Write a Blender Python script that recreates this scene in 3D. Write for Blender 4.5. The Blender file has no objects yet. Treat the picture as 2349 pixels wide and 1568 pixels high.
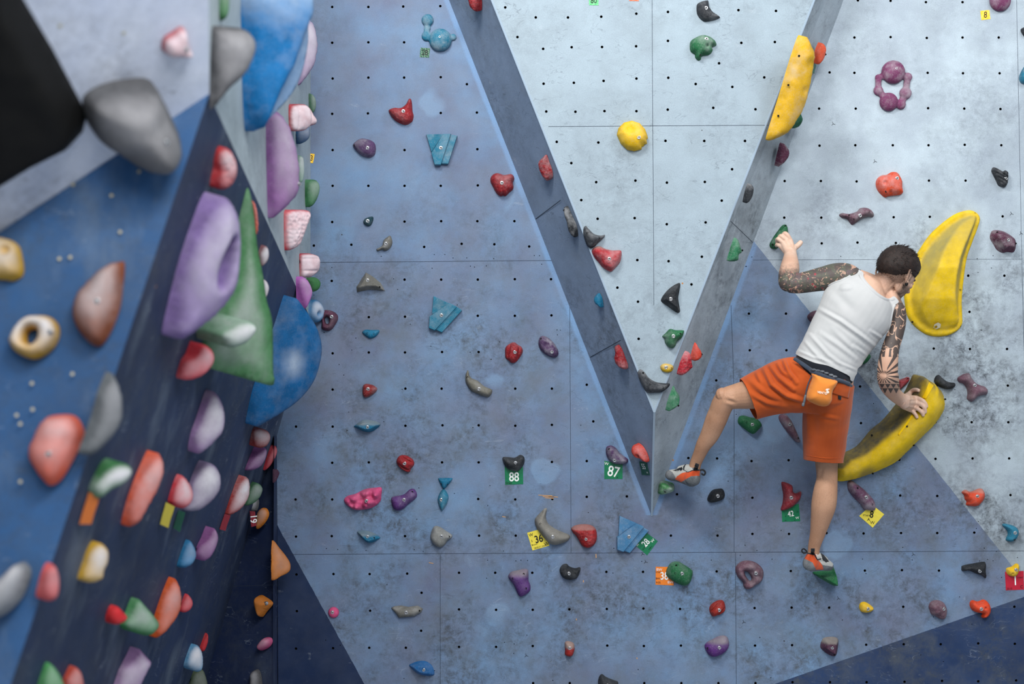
import bpy, bmesh, math, random
import numpy as np
from mathutils import Vector, Matrix, noise as mnoise
from mathutils.geometry import delaunay_2d_cdt

SC = bpy.context.scene
COL = SC.collection
ZC = 2.2                       # eye height of the camera
CAM = Vector((0.0, -6.5, ZC))
FPX = 3250.0                   # focal length in pixels of the 2349 wide frame

# ------------------------------------------------------------ camera, world, lights
cd = bpy.data.cameras.new('camera'); cam = bpy.data.objects.new('camera', cd); COL.objects.link(cam)
cam.location = CAM; cam.rotation_euler = (math.pi / 2, 0, 0)
cd.sensor_width = 36; cd.lens = FPX / 2349 * 36; cd.clip_end = 100
cd.dof.use_dof = True; cd.dof.focus_distance = 6.32; cd.dof.aperture_fstop = 1.1
SC.camera = cam

world = bpy.data.worlds.new('world'); SC.world = world; world.use_nodes = True
bg = world.node_tree.nodes['Background']
bg.inputs[0].default_value = (0.74, 0.79, 0.86, 1); bg.inputs[1].default_value = 0.36

def area(name, loc, target, sx, sy, power, color):
    ld = bpy.data.lights.new(name, 'AREA'); ld.shape = 'RECTANGLE'; ld.size = sx; ld.size_y = sy
    ld.energy = power; ld.color = color
    o = bpy.data.objects.new(name, ld); COL.objects.link(o); o.location = loc
    o.rotation_euler = (Vector(target) - Vector(loc)).to_track_quat('-Z', 'Y').to_euler()
    return o
area('ceiling_lamp_key', (-0.9, -3.4, 5.9), (1.2, 0, 2.0), 1.3, 0.8, 190, (1.0, 0.97, 0.93))
area('ceiling_lamp_right', (3.6, -3.0, 5.8), (1.7, 0, 2.4), 1.6, 1.0, 95, (0.97, 0.98, 1.0))
area('ceiling_lamp_rear', (0.5, -7.5, 5.6), (0.0, 0, 1.6), 3.0, 2.0, 190, (1.0, 0.98, 0.96))
area('fill_light_left_wall', (1.3, -5.4, 5.7), (-1.3, -2.4, 2.6), 1.6, 1.0, 135, (1.0, 0.98, 0.96))  # unseen fill light, added to brighten the near left wall

SC.view_settings.view_transform = 'Standard'; SC.view_settings.look = 'None'
SC.view_settings.gamma = 1; SC.view_settings.use_curve_mapping = False
SC.view_settings.exposure = 0.0

# ------------------------------------------------------------ helpers
CROPS = {'0': (0, 0, 1), 'L1': (0, 0, 3.0115), 'L2': (0, 520, 3.0115), 'L3': (0, 1040, 2.969), 'L4': (440, 200, 3.135),
         'L5': (440, 960, 2.58), 'M1': (700, 0, 3.915), 'M2': (700, 400, 3.915), 'M3': (700, 740, 3.915),
         'M4': (620, 1140, 3.663), 'M5': (1150, 980, 3.915), 'M6': (1200, 400, 3.92), 'M7': (1300, 700, 3.136),
         'R1': (1740, 480, 4.127), 'R2': (1500, 780, 4.612), 'R3': (1780, 780, 4.612), 'R4': (1780, 1060, 5.227),
         'R5': (1500, 1020, 11.2), 'R6': (1749, 0, 3.915), 'R7': (1749, 1168, 3.915), 'R8': (1250, 0, 3.915),
         'N1': (1150, 1300, 3.915), 'N2': (1949, 340, 5.8725), 'N3': (1100, 330, 7.83), 'N5': (2180, 1100, 4.61),
         'N6': (1760, 500, 11.2), 'N7': (1980, 560, 11.2), 'N8': (2000, 850, 10.456)}
def cp(c, p):
    ox, oy, s = CROPS[c]
    return (ox + p[0] / s, oy + p[1] / s)
def ray(px, py):               # direction from the eye, scaled so that y = 1
    return Vector(((px - 1174.5) / FPX, 1.0, -(py - 784.0) / FPX))
def P(px, py, d):              # point at distance d in front of the eye
    return CAM + ray(px, py) * d
def lin(c):
    return tuple((v / 12.92 if v <= .04045 else ((v + .055) / 1.055) ** 2.4) for v in c)
def hexc(h):
    h = h.lstrip('#'); return lin([int(h[i:i + 2], 16) / 255 for i in (0, 2, 4)]) + (1.0,)

class NT:
    def __init__(self, name, rough=.6, spec=.3):
        self.m = bpy.data.materials.new(name); self.m.use_nodes = True
        self.t = self.m.node_tree; self.b = self.t.nodes['Principled BSDF']
        self.b.inputs['Roughness'].default_value = rough
        self.b.inputs['Specular IOR Level'].default_value = spec
    def _s(self, sock, v):
        if isinstance(v, bpy.types.NodeSocket): self.t.links.new(v, sock)
        elif v is not None: sock.default_value = v
    def coord(self, kind='Object'):
        return self.t.nodes.new('ShaderNodeTexCoord').outputs[kind]
    def attr(self, name, out='Fac'):
        n = self.t.nodes.new('ShaderNodeAttribute'); n.attribute_name = name; return n.outputs[out]
    def math(self, op, a, b=None, c=None, clamp=False):
        n = self.t.nodes.new('ShaderNodeMath'); n.operation = op; n.use_clamp = clamp
        self._s(n.inputs[0], a); self._s(n.inputs[1], b)
        if c is not None: self._s(n.inputs[2], c)
        return n.outputs[0]
    def mapping(self, v, loc=(0, 0, 0), rot=(0, 0, 0), scale=(1, 1, 1)):
        n = self.t.nodes.new('ShaderNodeMapping'); self._s(n.inputs[0], v)
        n.inputs[1].default_value = loc; n.inputs[2].default_value = rot; n.inputs[3].default_value = scale
        return n.outputs[0]
    def vadd(self, a, b):
        n = self.t.nodes.new('ShaderNodeVectorMath'); n.operation = 'ADD'; self._s(n.inputs[0], a); self._s(n.inputs[1], b)
        return n.outputs[0]
    def noise(self, v, scale, detail=4, rough=.55, dist=0):
        n = self.t.nodes.new('ShaderNodeTexNoise'); self._s(n.inputs['Vector'], v)
        n.inputs['Scale'].default_value = scale; n.inputs['Detail'].default_value = detail
        n.inputs['Roughness'].default_value = rough; n.inputs['Distortion'].default_value = dist
        return n.outputs['Fac']
    def vor(self, v, scale, feature='F1', out='Distance', rnd=1.0):
        n = self.t.nodes.new('ShaderNodeTexVoronoi'); n.feature = feature; self._s(n.inputs['Vector'], v)
        n.inputs['Scale'].default_value = scale; n.inputs['Randomness'].default_value = rnd
        return n.outputs[out]
    def mix(self, f, a, b, blend='MIX'):
        n = self.t.nodes.new('ShaderNodeMix'); n.data_type = 'RGBA'; n.blend_type = blend
        self._s(n.inputs[0], f); self._s(n.inputs[6], a); self._s(n.inputs[7], b); return n.outputs[2]
    def rng(self, v, a, b, c=0.0, d=1.0, smooth=False):
        n = self.t.nodes.new('ShaderNodeMapRange'); n.clamp = True
        if smooth: n.interpolation_type = 'SMOOTHSTEP'
        self._s(n.inputs[0], v)
        for i, x in enumerate((a, b, c, d)): n.inputs[i + 1].default_value = x
        return n.outputs[0]
    def sep(self, v):
        n = self.t.nodes.new('ShaderNodeSeparateXYZ'); self._s(n.inputs[0], v); return n.outputs
    def col(self, c): self._s(self.b.inputs['Base Color'], c)
    def bump(self, h, strength=.3, dist=.002):
        n = self.t.nodes.new('ShaderNodeBump'); n.inputs['Strength'].default_value = strength
        n.inputs['Distance'].default_value = dist; self._s(n.inputs['Height'], h)
        self.t.links.new(n.outputs[0], self.b.inputs['Normal'])
    def rgb(self, h):
        n = self.t.nodes.new('ShaderNodeRGB'); n.outputs[0].default_value = hexc(h); return n.outputs[0]

def plain(name, h, rough=.6, metal=0, spec=.3):
    n = NT(name, rough, spec); n.b.inputs['Base Color'].default_value = hexc(h); n.b.inputs['Metallic'].default_value = metal
    return n.m

_hm = {}
def hold_mat(h, chalk=.35, tex=0.0, wear='#8c8b83', rough=.72, cs=13.0, speck=.13):
    """coloured climbing resin with chalk and shoe rubber rubbed in"""
    key = (h, chalk, wear, tex, cs, speck)
    if key in _hm: return _hm[key]
    n = NT('hold_resin_' + h.strip('#'), rough, .25)
    oi = n.t.nodes.new('ShaderNodeObjectInfo')
    off = n.math('MULTIPLY', oi.outputs['Random'], 37.0)
    v = n.vadd(n.coord(), off)
    b0 = tuple(x * .82 for x in hexc(h)[:3]) + (1,)
    c = n.mix(n.rng(n.noise(v, 22, 5), .3, .75), b0, tuple(x * .68 for x in b0[:3]) + (1,))
    ck = n.rng(n.noise(v, cs, 5 if cs < 10 else 7, .65), .46, .72, 0, chalk)
    c = n.mix(ck, c, hexc('#b9bcc0'))
    sp = n.rng(n.noise(v, 160, 3, .7), .5, .75, 0, speck + chalk * .12)
    c = n.mix(sp, c, hexc('#b4b8bc'))
    w = n.attr('wear')
    w2 = n.math('MULTIPLY', w, n.rng(n.noise(v, 17, 6, .7), .25, .6, .6, 1.0))
    c = n.mix(w2, c, hexc(wear))
    n.col(c)
    n.bump(n.noise(v, 260, 3, .7), .35, .0012)
    _hm[key] = n.m
    return n.m

def link(name, me, mat=None, parent=None, smooth=True):
    o = bpy.data.objects.new(name, me); COL.objects.link(o)
    if mat is not None:
        for mm in (mat if isinstance(mat, (list, tuple)) else [mat]): me.materials.append(mm)
    if smooth: me.polygons.foreach_set('use_smooth', [True] * len(me.polygons))
    if parent is not None:
        o.parent = parent; o.matrix_parent_inverse = parent.matrix_world.inverted()
    return o
def from_bm(name, bm, mat=None, parent=None, smooth=True):
    bmesh.ops.recalc_face_normals(bm, faces=bm.faces)
    me = bpy.data.meshes.new(name); bm.to_mesh(me); bm.free()
    return link(name, me, mat, parent, smooth)
def tag(o, label=None, cat=None, group=None, kind=None):
    if label: o['label'] = label
    if cat: o['category'] = cat
    if group: o['group'] = group
    if kind: o['kind'] = kind
    return o
def empty(name, loc):
    o = bpy.data.objects.new(name, None); COL.objects.link(o); o.location = loc; o.empty_display_size = .05
    o.matrix_world = Matrix.Translation(loc)
    return o
def evaluated(o):
    """mesh with modifiers applied; drops the helper object"""
    bpy.context.view_layer.update()
    dg = bpy.context.evaluated_depsgraph_get()
    me = bpy.data.meshes.new_from_object(o.evaluated_get(dg), depsgraph=dg)
    old = o.data; bpy.data.objects.remove(o); bpy.data.meshes.remove(old)
    return me
def catmull(pts, n=4, closed=True):
    out = []; N = len(pts)
    for i in range(N if closed else N - 1):
        g = (lambda k: pts[k % N]) if closed else (lambda k: pts[max(0, min(N - 1, k))])
        p0, p1, p2, p3 = (np.array(g(i + k), float) for k in (-1, 0, 1, 2))
        for k in range(n):
            t = k / n
            out.append(.5 * (2 * p1 + (p2 - p0) * t + (2 * p0 - 5 * p1 + 4 * p2 - p3) * t * t + (3 * p1 - p0 - 3 * p2 + p3) * t ** 3))
    if not closed: out.append(np.array(pts[-1], float))
    return out

# ------------------------------------------------------------ wall planes (normal towards the room)
def plane_of(*pts):
    a, b, c = pts[:3]; n = (b - a).cross(c - a).normalized()
    if n.dot(CAM - a) < 0: n = -n
    return (n, n.dot(a))
PD = .30                                                     # how far the wedge stands out
PT = -150                                                    # rows above the frame still built
def lx(x0, y0, x1, y1, y): return x0 + (x1 - x0) * (y - y0) / (y1 - y0)
wo = [(lx(1030, 0, 1495, 1183, -900), -900), (1495, 1183), (lx(1935, 0, 1495, 1183, -900), -900)]
wi = [(lx(1128, 0, 1501, 945, -900), -900), (1501, 945), (lx(1868, 0, 1501, 945, -900), -900)]
WO = [P(x, y, 6.5) for x, y in wo]; WI = [P(x, y, 6.5 - PD) for x, y in wi]
VL = dict(P0=P(480, 215, 4.2), Q0=P(712, 730, 6.5), R0=P(635, 1000, 6.5), T0=P(25, 1568, 3.94), S0=P(470, 1568, 6.1),
          Rr=P(629, 1000, 6.42), Rb=P(625, 1568, 6.30), Cb=P(638, 1568, 6.5), A1=P(0, 525, 4.1), A2=P(0, 0, 3.62), A3=P(475, 0, 4.12),
          C0=P(0, 1568, 3.9), B0=P(713, 0, 6.5))
_n, _c = plane_of(VL['P0'], VL['Q0'], VL['T0'])
_r = ray(470, 1568); VL['S0'] = CAM + _r * ((_c - _n.dot(CAM)) / _n.dot(_r))
PLANES = {'W': (Vector((0, -1, 0)), 0.0),
          'PC': (Vector((0, -1, 0)), PD),
          'PL': plane_of(WO[0], WO[1], WI[0]), 'PR': plane_of(WO[2], WO[1], WI[2]),
          'A': plane_of(VL['P0'], VL['A1'], VL['A2']), 'B': plane_of(VL['P0'], VL['B0'], VL['Q0']),
          'C': plane_of(VL['P0'], VL['A1'], VL['C0']), 'D': plane_of(VL['P0'], VL['Q0'], VL['T0']),
          'E': plane_of(VL['Rr'], VL['Rb'], VL['S0']), 'R': plane_of(VL['Rr'], VL['Rb'], VL['Cb'])}
def on_plane(face, px, py, lift=0.0):
    n, c = PLANES[face]; r = ray(px, py)
    return CAM + r * ((c + lift - n.dot(CAM)) / n.dot(r))
# ------------------------------------------------------------ wall materials
def paint(name, cols, dirt=.5, smear=0, grain=1.0, regions=False, rough=.62):
    """painted plywood: two mottled tones, rubber scuffs, hair scratches, chalk, screw dots"""
    n = NT(name, rough, .25)
    v = n.coord()
    mott = n.rng(n.noise(v, 1.9, 8, .62), .36, .64)
    mott2 = n.rng(n.noise(n.mapping(v, loc=(7, 3, 2)), 6.5, 6, .6), .38, .62)
    base = n.mix(mott, hexc(cols[0]), hexc(cols[1]))
    low = None
    if regions:
        s = n.sep(v)
        X = n.math('MULTIPLY_ADD', s[0], 500.0, 1174.5)
        Y = n.math('MULTIPLY_ADD', s[2], -500.0, 784 + ZC * 500)
        jag = n.math('MULTIPLY_ADD', n.noise(v, 30, 2), 3.0, -1.5)
        X = n.math('ADD', X, jag)
        lg = n.math('MULTIPLY', n.math('LESS_THAN', n.math('SUBTRACT', Y, n.math('MULTIPLY_ADD', X, 1.2556, 567 - 1.2556 * 1740)), 0.0),
                    n.math('GREATER_THAN', X, 1500.0))
        nl = n.math('GREATER_THAN', n.math('SUBTRACT', Y, n.math('MULTIPLY_ADD', X, 1.82, 1204 - 1.82 * 636)), 0.0)
        nr = n.math('GREATER_THAN', n.math('SUBTRACT', Y, n.math('MULTIPLY_ADD', X, -.349, 1568 + .349 * 1777)), 0.0)
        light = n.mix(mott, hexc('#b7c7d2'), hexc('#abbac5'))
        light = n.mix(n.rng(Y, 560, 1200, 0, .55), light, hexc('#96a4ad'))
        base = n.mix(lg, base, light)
        base = n.mix(nl, base, n.mix(mott, hexc('#0d2850'), hexc('#152543')))
        base = n.mix(nr, base, n.mix(mott, hexc('#243d66'), hexc('#1d2f50')))
        nav = n.math('MAXIMUM', nl, nr)
        eL = n.math('ABSOLUTE', n.math('SUBTRACT', X, n.math('MULTIPLY_ADD', Y, 465 / 1183, 1030.0)))
        eR = n.math('ABSOLUTE', n.math('SUBTRACT', X, n.math('MULTIPLY_ADD', Y, -440 / 1183, 1935.0)))
        eb = n.math('MULTIPLY', n.rng(n.math('MINIMUM', eL, eR), 9, 15, 1, 0), n.math('MULTIPLY', n.math('LESS_THAN', Y, 1181.0), n.math('SUBTRACT', 1.0, lg)))
        base = n.mix(n.math('MULTIPLY', eb, .45), base, hexc('#7aa7d8'))
        low = n.rng(Y, 440, 760, .3, 1.0)
        low = n.math('MULTIPLY', low, n.math('SUBTRACT', 1.0, n.math('MULTIPLY', nl, .9)))
    c = n.mix(n.math('MULTIPLY', mott2, .35), base, hexc(cols[2]), 'MIX') if not regions else \
        n.mix(n.math('MULTIPLY', mott2, n.math('SUBTRACT', .32, n.math('MULTIPLY', nav, .25))), base, hexc(cols[2]))
    gm = n.rng(n.vor(n.vadd(n.mapping(v, loc=(.4, 0, .9)), n.math('MULTIPLY', n.noise(v, 5, 3), .12)), 2.9), .21, .17)
    gm = n.math('MULTIPLY', gm, n.rng(n.noise(n.mapping(v, loc=(5, 5, 5)), 2.2, 3), .48, .54))
    if regions: c = n.mix(n.math('MULTIPLY', gm, n.math('MULTIPLY', n.math('SUBTRACT', 1.0, nav), .24)), c, n.mix(lg, hexc('#8fb6d8'), hexc('#c3d0da')))
    clean = n.math('SUBTRACT', 1.0, n.math('MULTIPLY', gm, .8))
    if regions: clean = n.math('MULTIPLY', clean, n.math('SUBTRACT', 1.0, n.math('MULTIPLY', eb, .8)))
    # scuffs of shoe rubber
    sm = n.math('MULTIPLY', n.rng(n.noise(v, 2.6, 10, .68, .3), .44, .62), n.rng(n.noise(v, 26, 10, .82, .3), .42, .64))
    if low is not None: sm = n.math('MULTIPLY', sm, low)
    sm = n.math('MULTIPLY', sm, clean)
    c = n.mix(n.math('MULTIPLY', sm, dirt * .95), c, hexc('#454b52'))
    sm2 = n.math('MULTIPLY', n.rng(n.noise(v, 4.3, 9, .7), .48, .72), dirt * .5)
    if low is not None: sm2 = n.math('MULTIPLY', sm2, low)
    sm2 = n.math('MULTIPLY', sm2, clean)
    c = n.mix(sm2, c, hexc('#5f6464'))
    # hair scratches, dark and pale
    for k, (rot, colr, amt) in enumerate((((.0, .5, .2), '#30363f', .38), ((.0, -.9, .5), '#2b323b', .35), ((0, .2, .4), '#b7c6d6', .2))):
        vv = n.mapping(v, loc=(k * 3.1, k, 0), rot=rot, scale=(1, 1, 2.6))
        ln = n.rng(n.math('ABSOLUTE', n.math('SUBTRACT', n.noise(vv, 6.5, 2.5, .5, 1.2), .5)), .0, .0075, 1, 0)
        br = n.rng(n.noise(n.mapping(v, loc=(k * 9, 4, 1)), 7, 4), .5, .6, 0, amt)
        f = n.math('MULTIPLY', ln, br)
        if low is not None: f = n.math('MULTIPLY', f, low)
        c = n.mix(f, c, hexc(colr))
    # chalk
    ch = n.rng(n.noise(n.mapping(v, loc=(2, 9, 4), scale=(1, 1, 1.7)), 9, 9, .72), .63, .8, 0, .5)
    c = n.mix(ch, c, hexc('#b9c3cc'))
    if smear:
        vv = n.mapping(v, rot=(.5, .0, .2), scale=(1.7, 1.7, .6))
        c = n.mix(n.rng(n.noise(vv, 2.6, 8, .6), .54, .75, 0, smear), c, hexc('#9fb0bd'))
    # grain of the rolled paint
    g = n.noise(v, 240, 3, .6)
    c = n.mix(n.rng(g, .3, .7, .0, .2 * grain), c, hexc('#20262e'))
    # screws and chips
    vd = n.vor(v, 5.5, rnd=1.0)
    c = n.mix(n.math('LESS_THAN', vd, .018), c, hexc('#2a2522'))
    vd2 = n.vor(n.mapping(v, loc=(3.3, 1.7, 5.1)), 2.6, rnd=1.0)
    c = n.mix(n.math('LESS_THAN', vd2, .011), c, hexc('#a5764d'))
    n.col(c)
    n.bump(n.math('ADD', g, n.math('MULTIPLY', n.noise(v, 30, 4), .8)), .18, .0015)
    return n.m
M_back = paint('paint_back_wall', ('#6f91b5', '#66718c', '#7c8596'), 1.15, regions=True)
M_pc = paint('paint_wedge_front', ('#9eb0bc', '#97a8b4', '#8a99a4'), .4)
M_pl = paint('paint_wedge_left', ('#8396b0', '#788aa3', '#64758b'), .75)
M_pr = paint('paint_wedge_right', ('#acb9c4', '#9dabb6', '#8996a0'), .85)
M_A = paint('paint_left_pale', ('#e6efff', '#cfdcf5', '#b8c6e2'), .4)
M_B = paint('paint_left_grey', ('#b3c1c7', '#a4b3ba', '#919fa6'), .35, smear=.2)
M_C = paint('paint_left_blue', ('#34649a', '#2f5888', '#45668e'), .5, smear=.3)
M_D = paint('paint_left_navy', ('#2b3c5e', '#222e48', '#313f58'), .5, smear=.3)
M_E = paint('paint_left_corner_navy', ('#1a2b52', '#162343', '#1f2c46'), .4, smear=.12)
M_hole = plain('hole_dark', '#07090b', .9)
M_seam = plain('panel_seam', '#2b3545', .9)
M_wood = plain('bare_plywood', '#b88f66', .8)
M_edge = plain('worn_edge', '#8d9fb0', .8)

# ------------------------------------------------------------ back wall with real drilled holes
BH = [(762,16),(845,16),(925,15),(1010,14),(762,98),(845,97),(927,97),(763,180),(845,178),(927,178),(1011,177),(1071,193),(762,261),(844,260),
 (1011,259),(1094,258),(763,344),(928,344),(1095,342),(763,426),(845,426),(928,426),(1011,426),(1096,425),(762,509),(928,508),(1012,507),(1095,507),
 (1180,507),(720,563),(806,561),(973,566),(1059,559),(1134,560),(1214,565),(761,644),(928,641),(1012,641),(1096,641),(1181,640),(1264,640),(846,727),
 (929,726),(1096,724),(1181,724),(1265,723),(763,810),(846,808),(929,808),(1014,807),(1098,807),(763,893),(930,891),(1013,891),(1182,891),(1266,891),
 (763,978),(930,976),(1015,975),(1098,975),(1182,976),(1266,974),(679,978),(762,1061),(846,1060),(1014,1060),(1098,1060),(1266,1059),(1346,1057),
 (678,1145),(762,1145),(1097,1144),(1182,1145),(1267,1144),(1346,1139),(1438,1138),(1553,1133),(1726,1141),(1579,1050),(1645,1051),(1724,1057),(1726,1224),
 (1646,1228),(1539,1228),(1183,1228),(679,1230),(761,1229),(929,1229),(1099,1228),(1221,1313),(1391,1311),(1475,1311),(1644,1310),(680,1317),
 (765,1316),(848,1316),(934,1315),(1053,1313),(1136,1313),(1222,1398),(1306,1397),(1392,1396),(1476,1395),(1560,1396),(1731,1394),(681,1401),
 (849,1400),(1053,1397),(1138,1398),(967,1359),(966,1446),(1222,1481),(1393,1480),(1477,1481),(1562,1480),(1732,1480),(679,1487),(764,1486),
 (847,1485),(931,1485),(1053,1483),(1138,1483),(1223,1566),(1307,1566),(1478,1566),(1563,1566),(1648,1566),(1733,1566),(1718,719),(1720,803),
 (1643,872),(1346,882),(1361,966),(1804,803),(1809,1055),(1803,719),(1973,886),(1975,970),(2142,799),(2225,800),(2229,968),(2146,968),
 (2146,1052),(2231,1051),(2063,1054),(2065,1136),(2150,1137),(1981,1223),(2067,1222),(1984,1308),(2069,1307),(1810,1224),(1814,1309),(2318,1135),(2235,1221),
 (2327,1391),(2154,1308),(2150,1222),(1816,1393),(1902,1393),(2072,1391),(1817,1479),(1987,1478),(2073,1477),(2158,1477),(2244,1475),
 (2328,1476),(1818,1564),(1904,1564),(1988,1564),(2075,1563),(2161,1561),(2244,1562),(2331,1560),(1799,499),(1884,499),(2050,498),(2133,497),
 (2300,496),(1885,558),(1967,556),(2055,557),(2221,632),(2224,715),(1965,416),(1883,415),(2131,414),(2215,414),(2297,333),(2304,632),
 (1968,1),(2043,2),(2124,5),(2208,5),(1960,86),(2043,85),(2126,87),(2208,86),(2291,86),(1903,166),(1960,167),(2128,167),(2209,168),(2293,168),
 (1879,249),(1963,249),(2129,248),(2212,249),(2295,250),(1880,334),(1962,333),(2048,333),(2130,333),(2213,332),(1897,1055),(1896,1222),(1961,640),(2132,640),(1800,415),
 (2310,800),(2312,884),(2313,968),(2148,884),(2230,884),(2315,1051),(2233,1136)]
PH = [('R8', q) for q in [(207,157),(506,150),(821,123),(1105,107),(1738,91),(2075,98),(240,424),(513,422),(819,415),(1105,367),(1764,385),(2065,377),
 (260,743),(527,726),(822,705),(1108,698),(1354,754),(1564,568),(1683,780),(1970,695),(12,1001),(274,1003),(535,997),(822,998),(1103,984),(1512,968),
 (1891,981),(106,1273),(480,1279),(1083,1264),(1431,1265),(1797,1265),(237,1464),(1681,1519)]] + \
 [('M6', q) for q in [(657,69),(1010,55),(1293,73),(1634,67),(523,230),(1786,235),(670,398),(1003,392),(1292,447),(1641,431),(1027,769),
 (1308,779),(1607,739),(848,1017),(1514,988),(1033,1143),(1039,1477)]] + [('0', q) for q in [(1187,85),(1246,112),(1247,192),(1159,17),(1229,40)]]

def drilled(bm, outline, holes, r, y, mi_hole, small=()):
    """flat panel in the XZ plane at depth y with tubes sunk through it"""
    pts = [Vector((a, b)) for a, b in outline]; edges = [(i, (i + 1) % len(pts)) for i in range(len(pts))]
    loops = []
    for hx, hz, hr in [(a, b, r) for a, b in holes] + list(small):
        k0 = len(pts); N = 12
        for k in range(N):
            a = 2 * math.pi * k / N
            pts.append(Vector((hx + hr * math.cos(a), hz + hr * math.sin(a))))
        edges += [(k0 + k, k0 + (k + 1) % N) for k in range(N)]; loops.append((hx, hz, hr))
    vs, es, fs, *_ = delaunay_2d_cdt(pts, edges, [], 1, 1e-6)
    cen = [Vector((a, b)) for a, b, _ in loops]
    from mathutils.kdtree import KDTree
    kd = KDTree(len(cen) or 1)
    for i, c in enumerate(cen): kd.insert((c.x, c.y, 0), i)
    kd.balance()
    bv = [bm.verts.new((v.x, y, v.y)) for v in vs]
    for f in fs:
        c = sum((vs[i] for i in f), Vector((0, 0))) / len(f)
        if cen:
            _, i, d = kd.find((c.x, c.y, 0))
            if d < loops[i][2] * .97: continue
        try: bm.faces.new([bv[i] for i in f])
        except ValueError: pass
    for hx, hz, hr in loops:
        ring = [[bm.verts.new((hx + hr * math.cos(2 * math.pi * k / 12), y + dy, hz + hr * math.sin(2 * math.pi * k / 12))) for k in range(12)] for dy in (0, .018)]
        for k in range(12):
            f = bm.faces.new((ring[0][k], ring[0][(k + 1) % 12], ring[1][(k + 1) % 12], ring[1][k])); f.material_index = mi_hole
        f = bm.faces.new(ring[1]); f.material_index = mi_hole
def strip(bm, face, p, q, w, mi, lift=.0006):
    a = on_plane(face, *p, lift); b = on_plane(face, *q, lift); n = PLANES[face][0]
    s = (b - a).cross(n).normalized() * w / 2
    f = bm.faces.new([bm.verts.new(x) for x in (a - s, b - s, b + s, a + s)]); f.material_index = mi
def xz(face, px, py):
    p = on_plane(face, px, py); return (p.x, p.z)

bm = bmesh.new()
random.seed(4)
smalls = []
for k in range(150):
    px, py = random.uniform(650, 2340), random.uniform(600, 1560)
    if random.random() < .35: px, py = random.uniform(720, 2320), random.choice([585, 592, 612, 1255, 1262, 1283]) + random.uniform(-3, 3)
    smalls.append((*xz('W', px, py), .0022))
drilled(bm, [(-1.25, 0.0), (3.4, 0.0), (3.4, 4.6), (-1.25, 4.6)], [xz('W', x, y) for x, y in BH], .0060, 0.0, 1, smalls)
for p, q in [((690, 602), (1267, 597)), ((1307, 700), (1310, 1268)), ((640, 1271), (2349, 1263)), ((1010, 1271), (1010, 1700)),
             ((1684, 900), (1684, 1266)), ((1687, 1266), (1690, 1700)), ((1728, 596), (2345, 594)), ((2330, -100), (2345, 640)), ((2345, 640), (2360, 1200)), ((1010, 120), (1010, 597)), ((1677, 700), (1684, 900))]:
    faint = (p == (1010, 120))
    if not faint: strip(bm, 'W', p, q, (.0011 if p[0] == 1728 else .0017) if p[1] > 590 else .0014, 2)
for x, y, L in [(1235, 1135, 32), (1245, 1138, 26), (1250, 1141, 20), (984, 1290, 10), (1152, 1184, 8), (1258, 1138, 22)]:
    strip(bm, 'W', (x, y), (x + L, y + 1.5), .0034, 3, .0009)
for x, y, L in [(1367, 1270, 9), (1338, 1330, 5), (1322, 1418, 4), (1461, 1507, 4)]: strip(bm, 'W', (x, y), (x + .5, y + L), .004, 3, .0009)
# small triangular fastener marks
for x, y in [(1474, 1270), (1481, 1288), (2007, 370), (2320, 490), (2342, 535), (1923, 1372), (2095, 1271), (1207, 1503), (1706, 1426), (1911, 284)]:
    for a in (.3, 2.3, 4.4):
        strip(bm, 'W', (x, y), (x + 5 * math.cos(a), y + 5 * math.sin(a)), .0016, 1, .0009)
wb = from_bm('wall_back', bm, [M_back, M_hole, M_seam, M_wood], smooth=False); tag(wb, 'blue and pale grey painted plywood climbing wall with rows of bolt holes', kind='structure')

# the wedge standing out of the wall
bm = bmesh.new()
hw = [xz('PC', *cp(c, q)) for c, q in PH]
drilled(bm, [(WI[0].x, WI[0].z), (WI[1].x, WI[1].z), (WI[2].x, WI[2].z)], hw, .0060, -PD, 1)
def facep(pts, mi):
    f = bm.faces.new([bm.verts.new(p) for p in pts]); f.material_index = mi; return f
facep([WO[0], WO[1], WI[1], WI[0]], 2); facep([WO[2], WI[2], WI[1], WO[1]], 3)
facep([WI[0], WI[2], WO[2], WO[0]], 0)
for p, q in [((1494, -300), (1500, 700)), ((1258, 290), (1765, 287))]: strip(bm, 'PC', p, q, .0017, 4)
for p, q in [((1229, 502), (1286, 459)), ((1354, 819), (1424, 780))]: strip(bm, 'PL', p, q, .0035, 4)
strip(bm, 'PR', (1676, 507), (1727, 556), .003, 4)
we = from_bm('wall_wedge', bm, [M_pc, M_hole, M_pl, M_pr, M_seam], smooth=False); tag(we, 'V-shaped wedge of plywood standing out of the climbing wall', kind='structure')
bm = bmesh.new()
for a, b in ((WI[0], WI[1]), (WI[2], WI[1]), (WI[1], WO[1])):     # rounded, rubbed arrises
    d = (b - a).normalized(); u = d.cross(Vector((0, 1, 0))).normalized() * .0045; w = Vector((0, -1, 0)) * .0025
    A = [a + u, a + w, a - u, b + u, b + w, b - u]; A = [bm.verts.new(p) for p in A]
    bm.faces.new((A[0], A[1], A[4], A[3])); bm.faces.new((A[1], A[2], A[5], A[4]))
we2 = from_bm('trim_wedge_edges', bm, M_edge); tag(we2, kind='structure')

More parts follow.
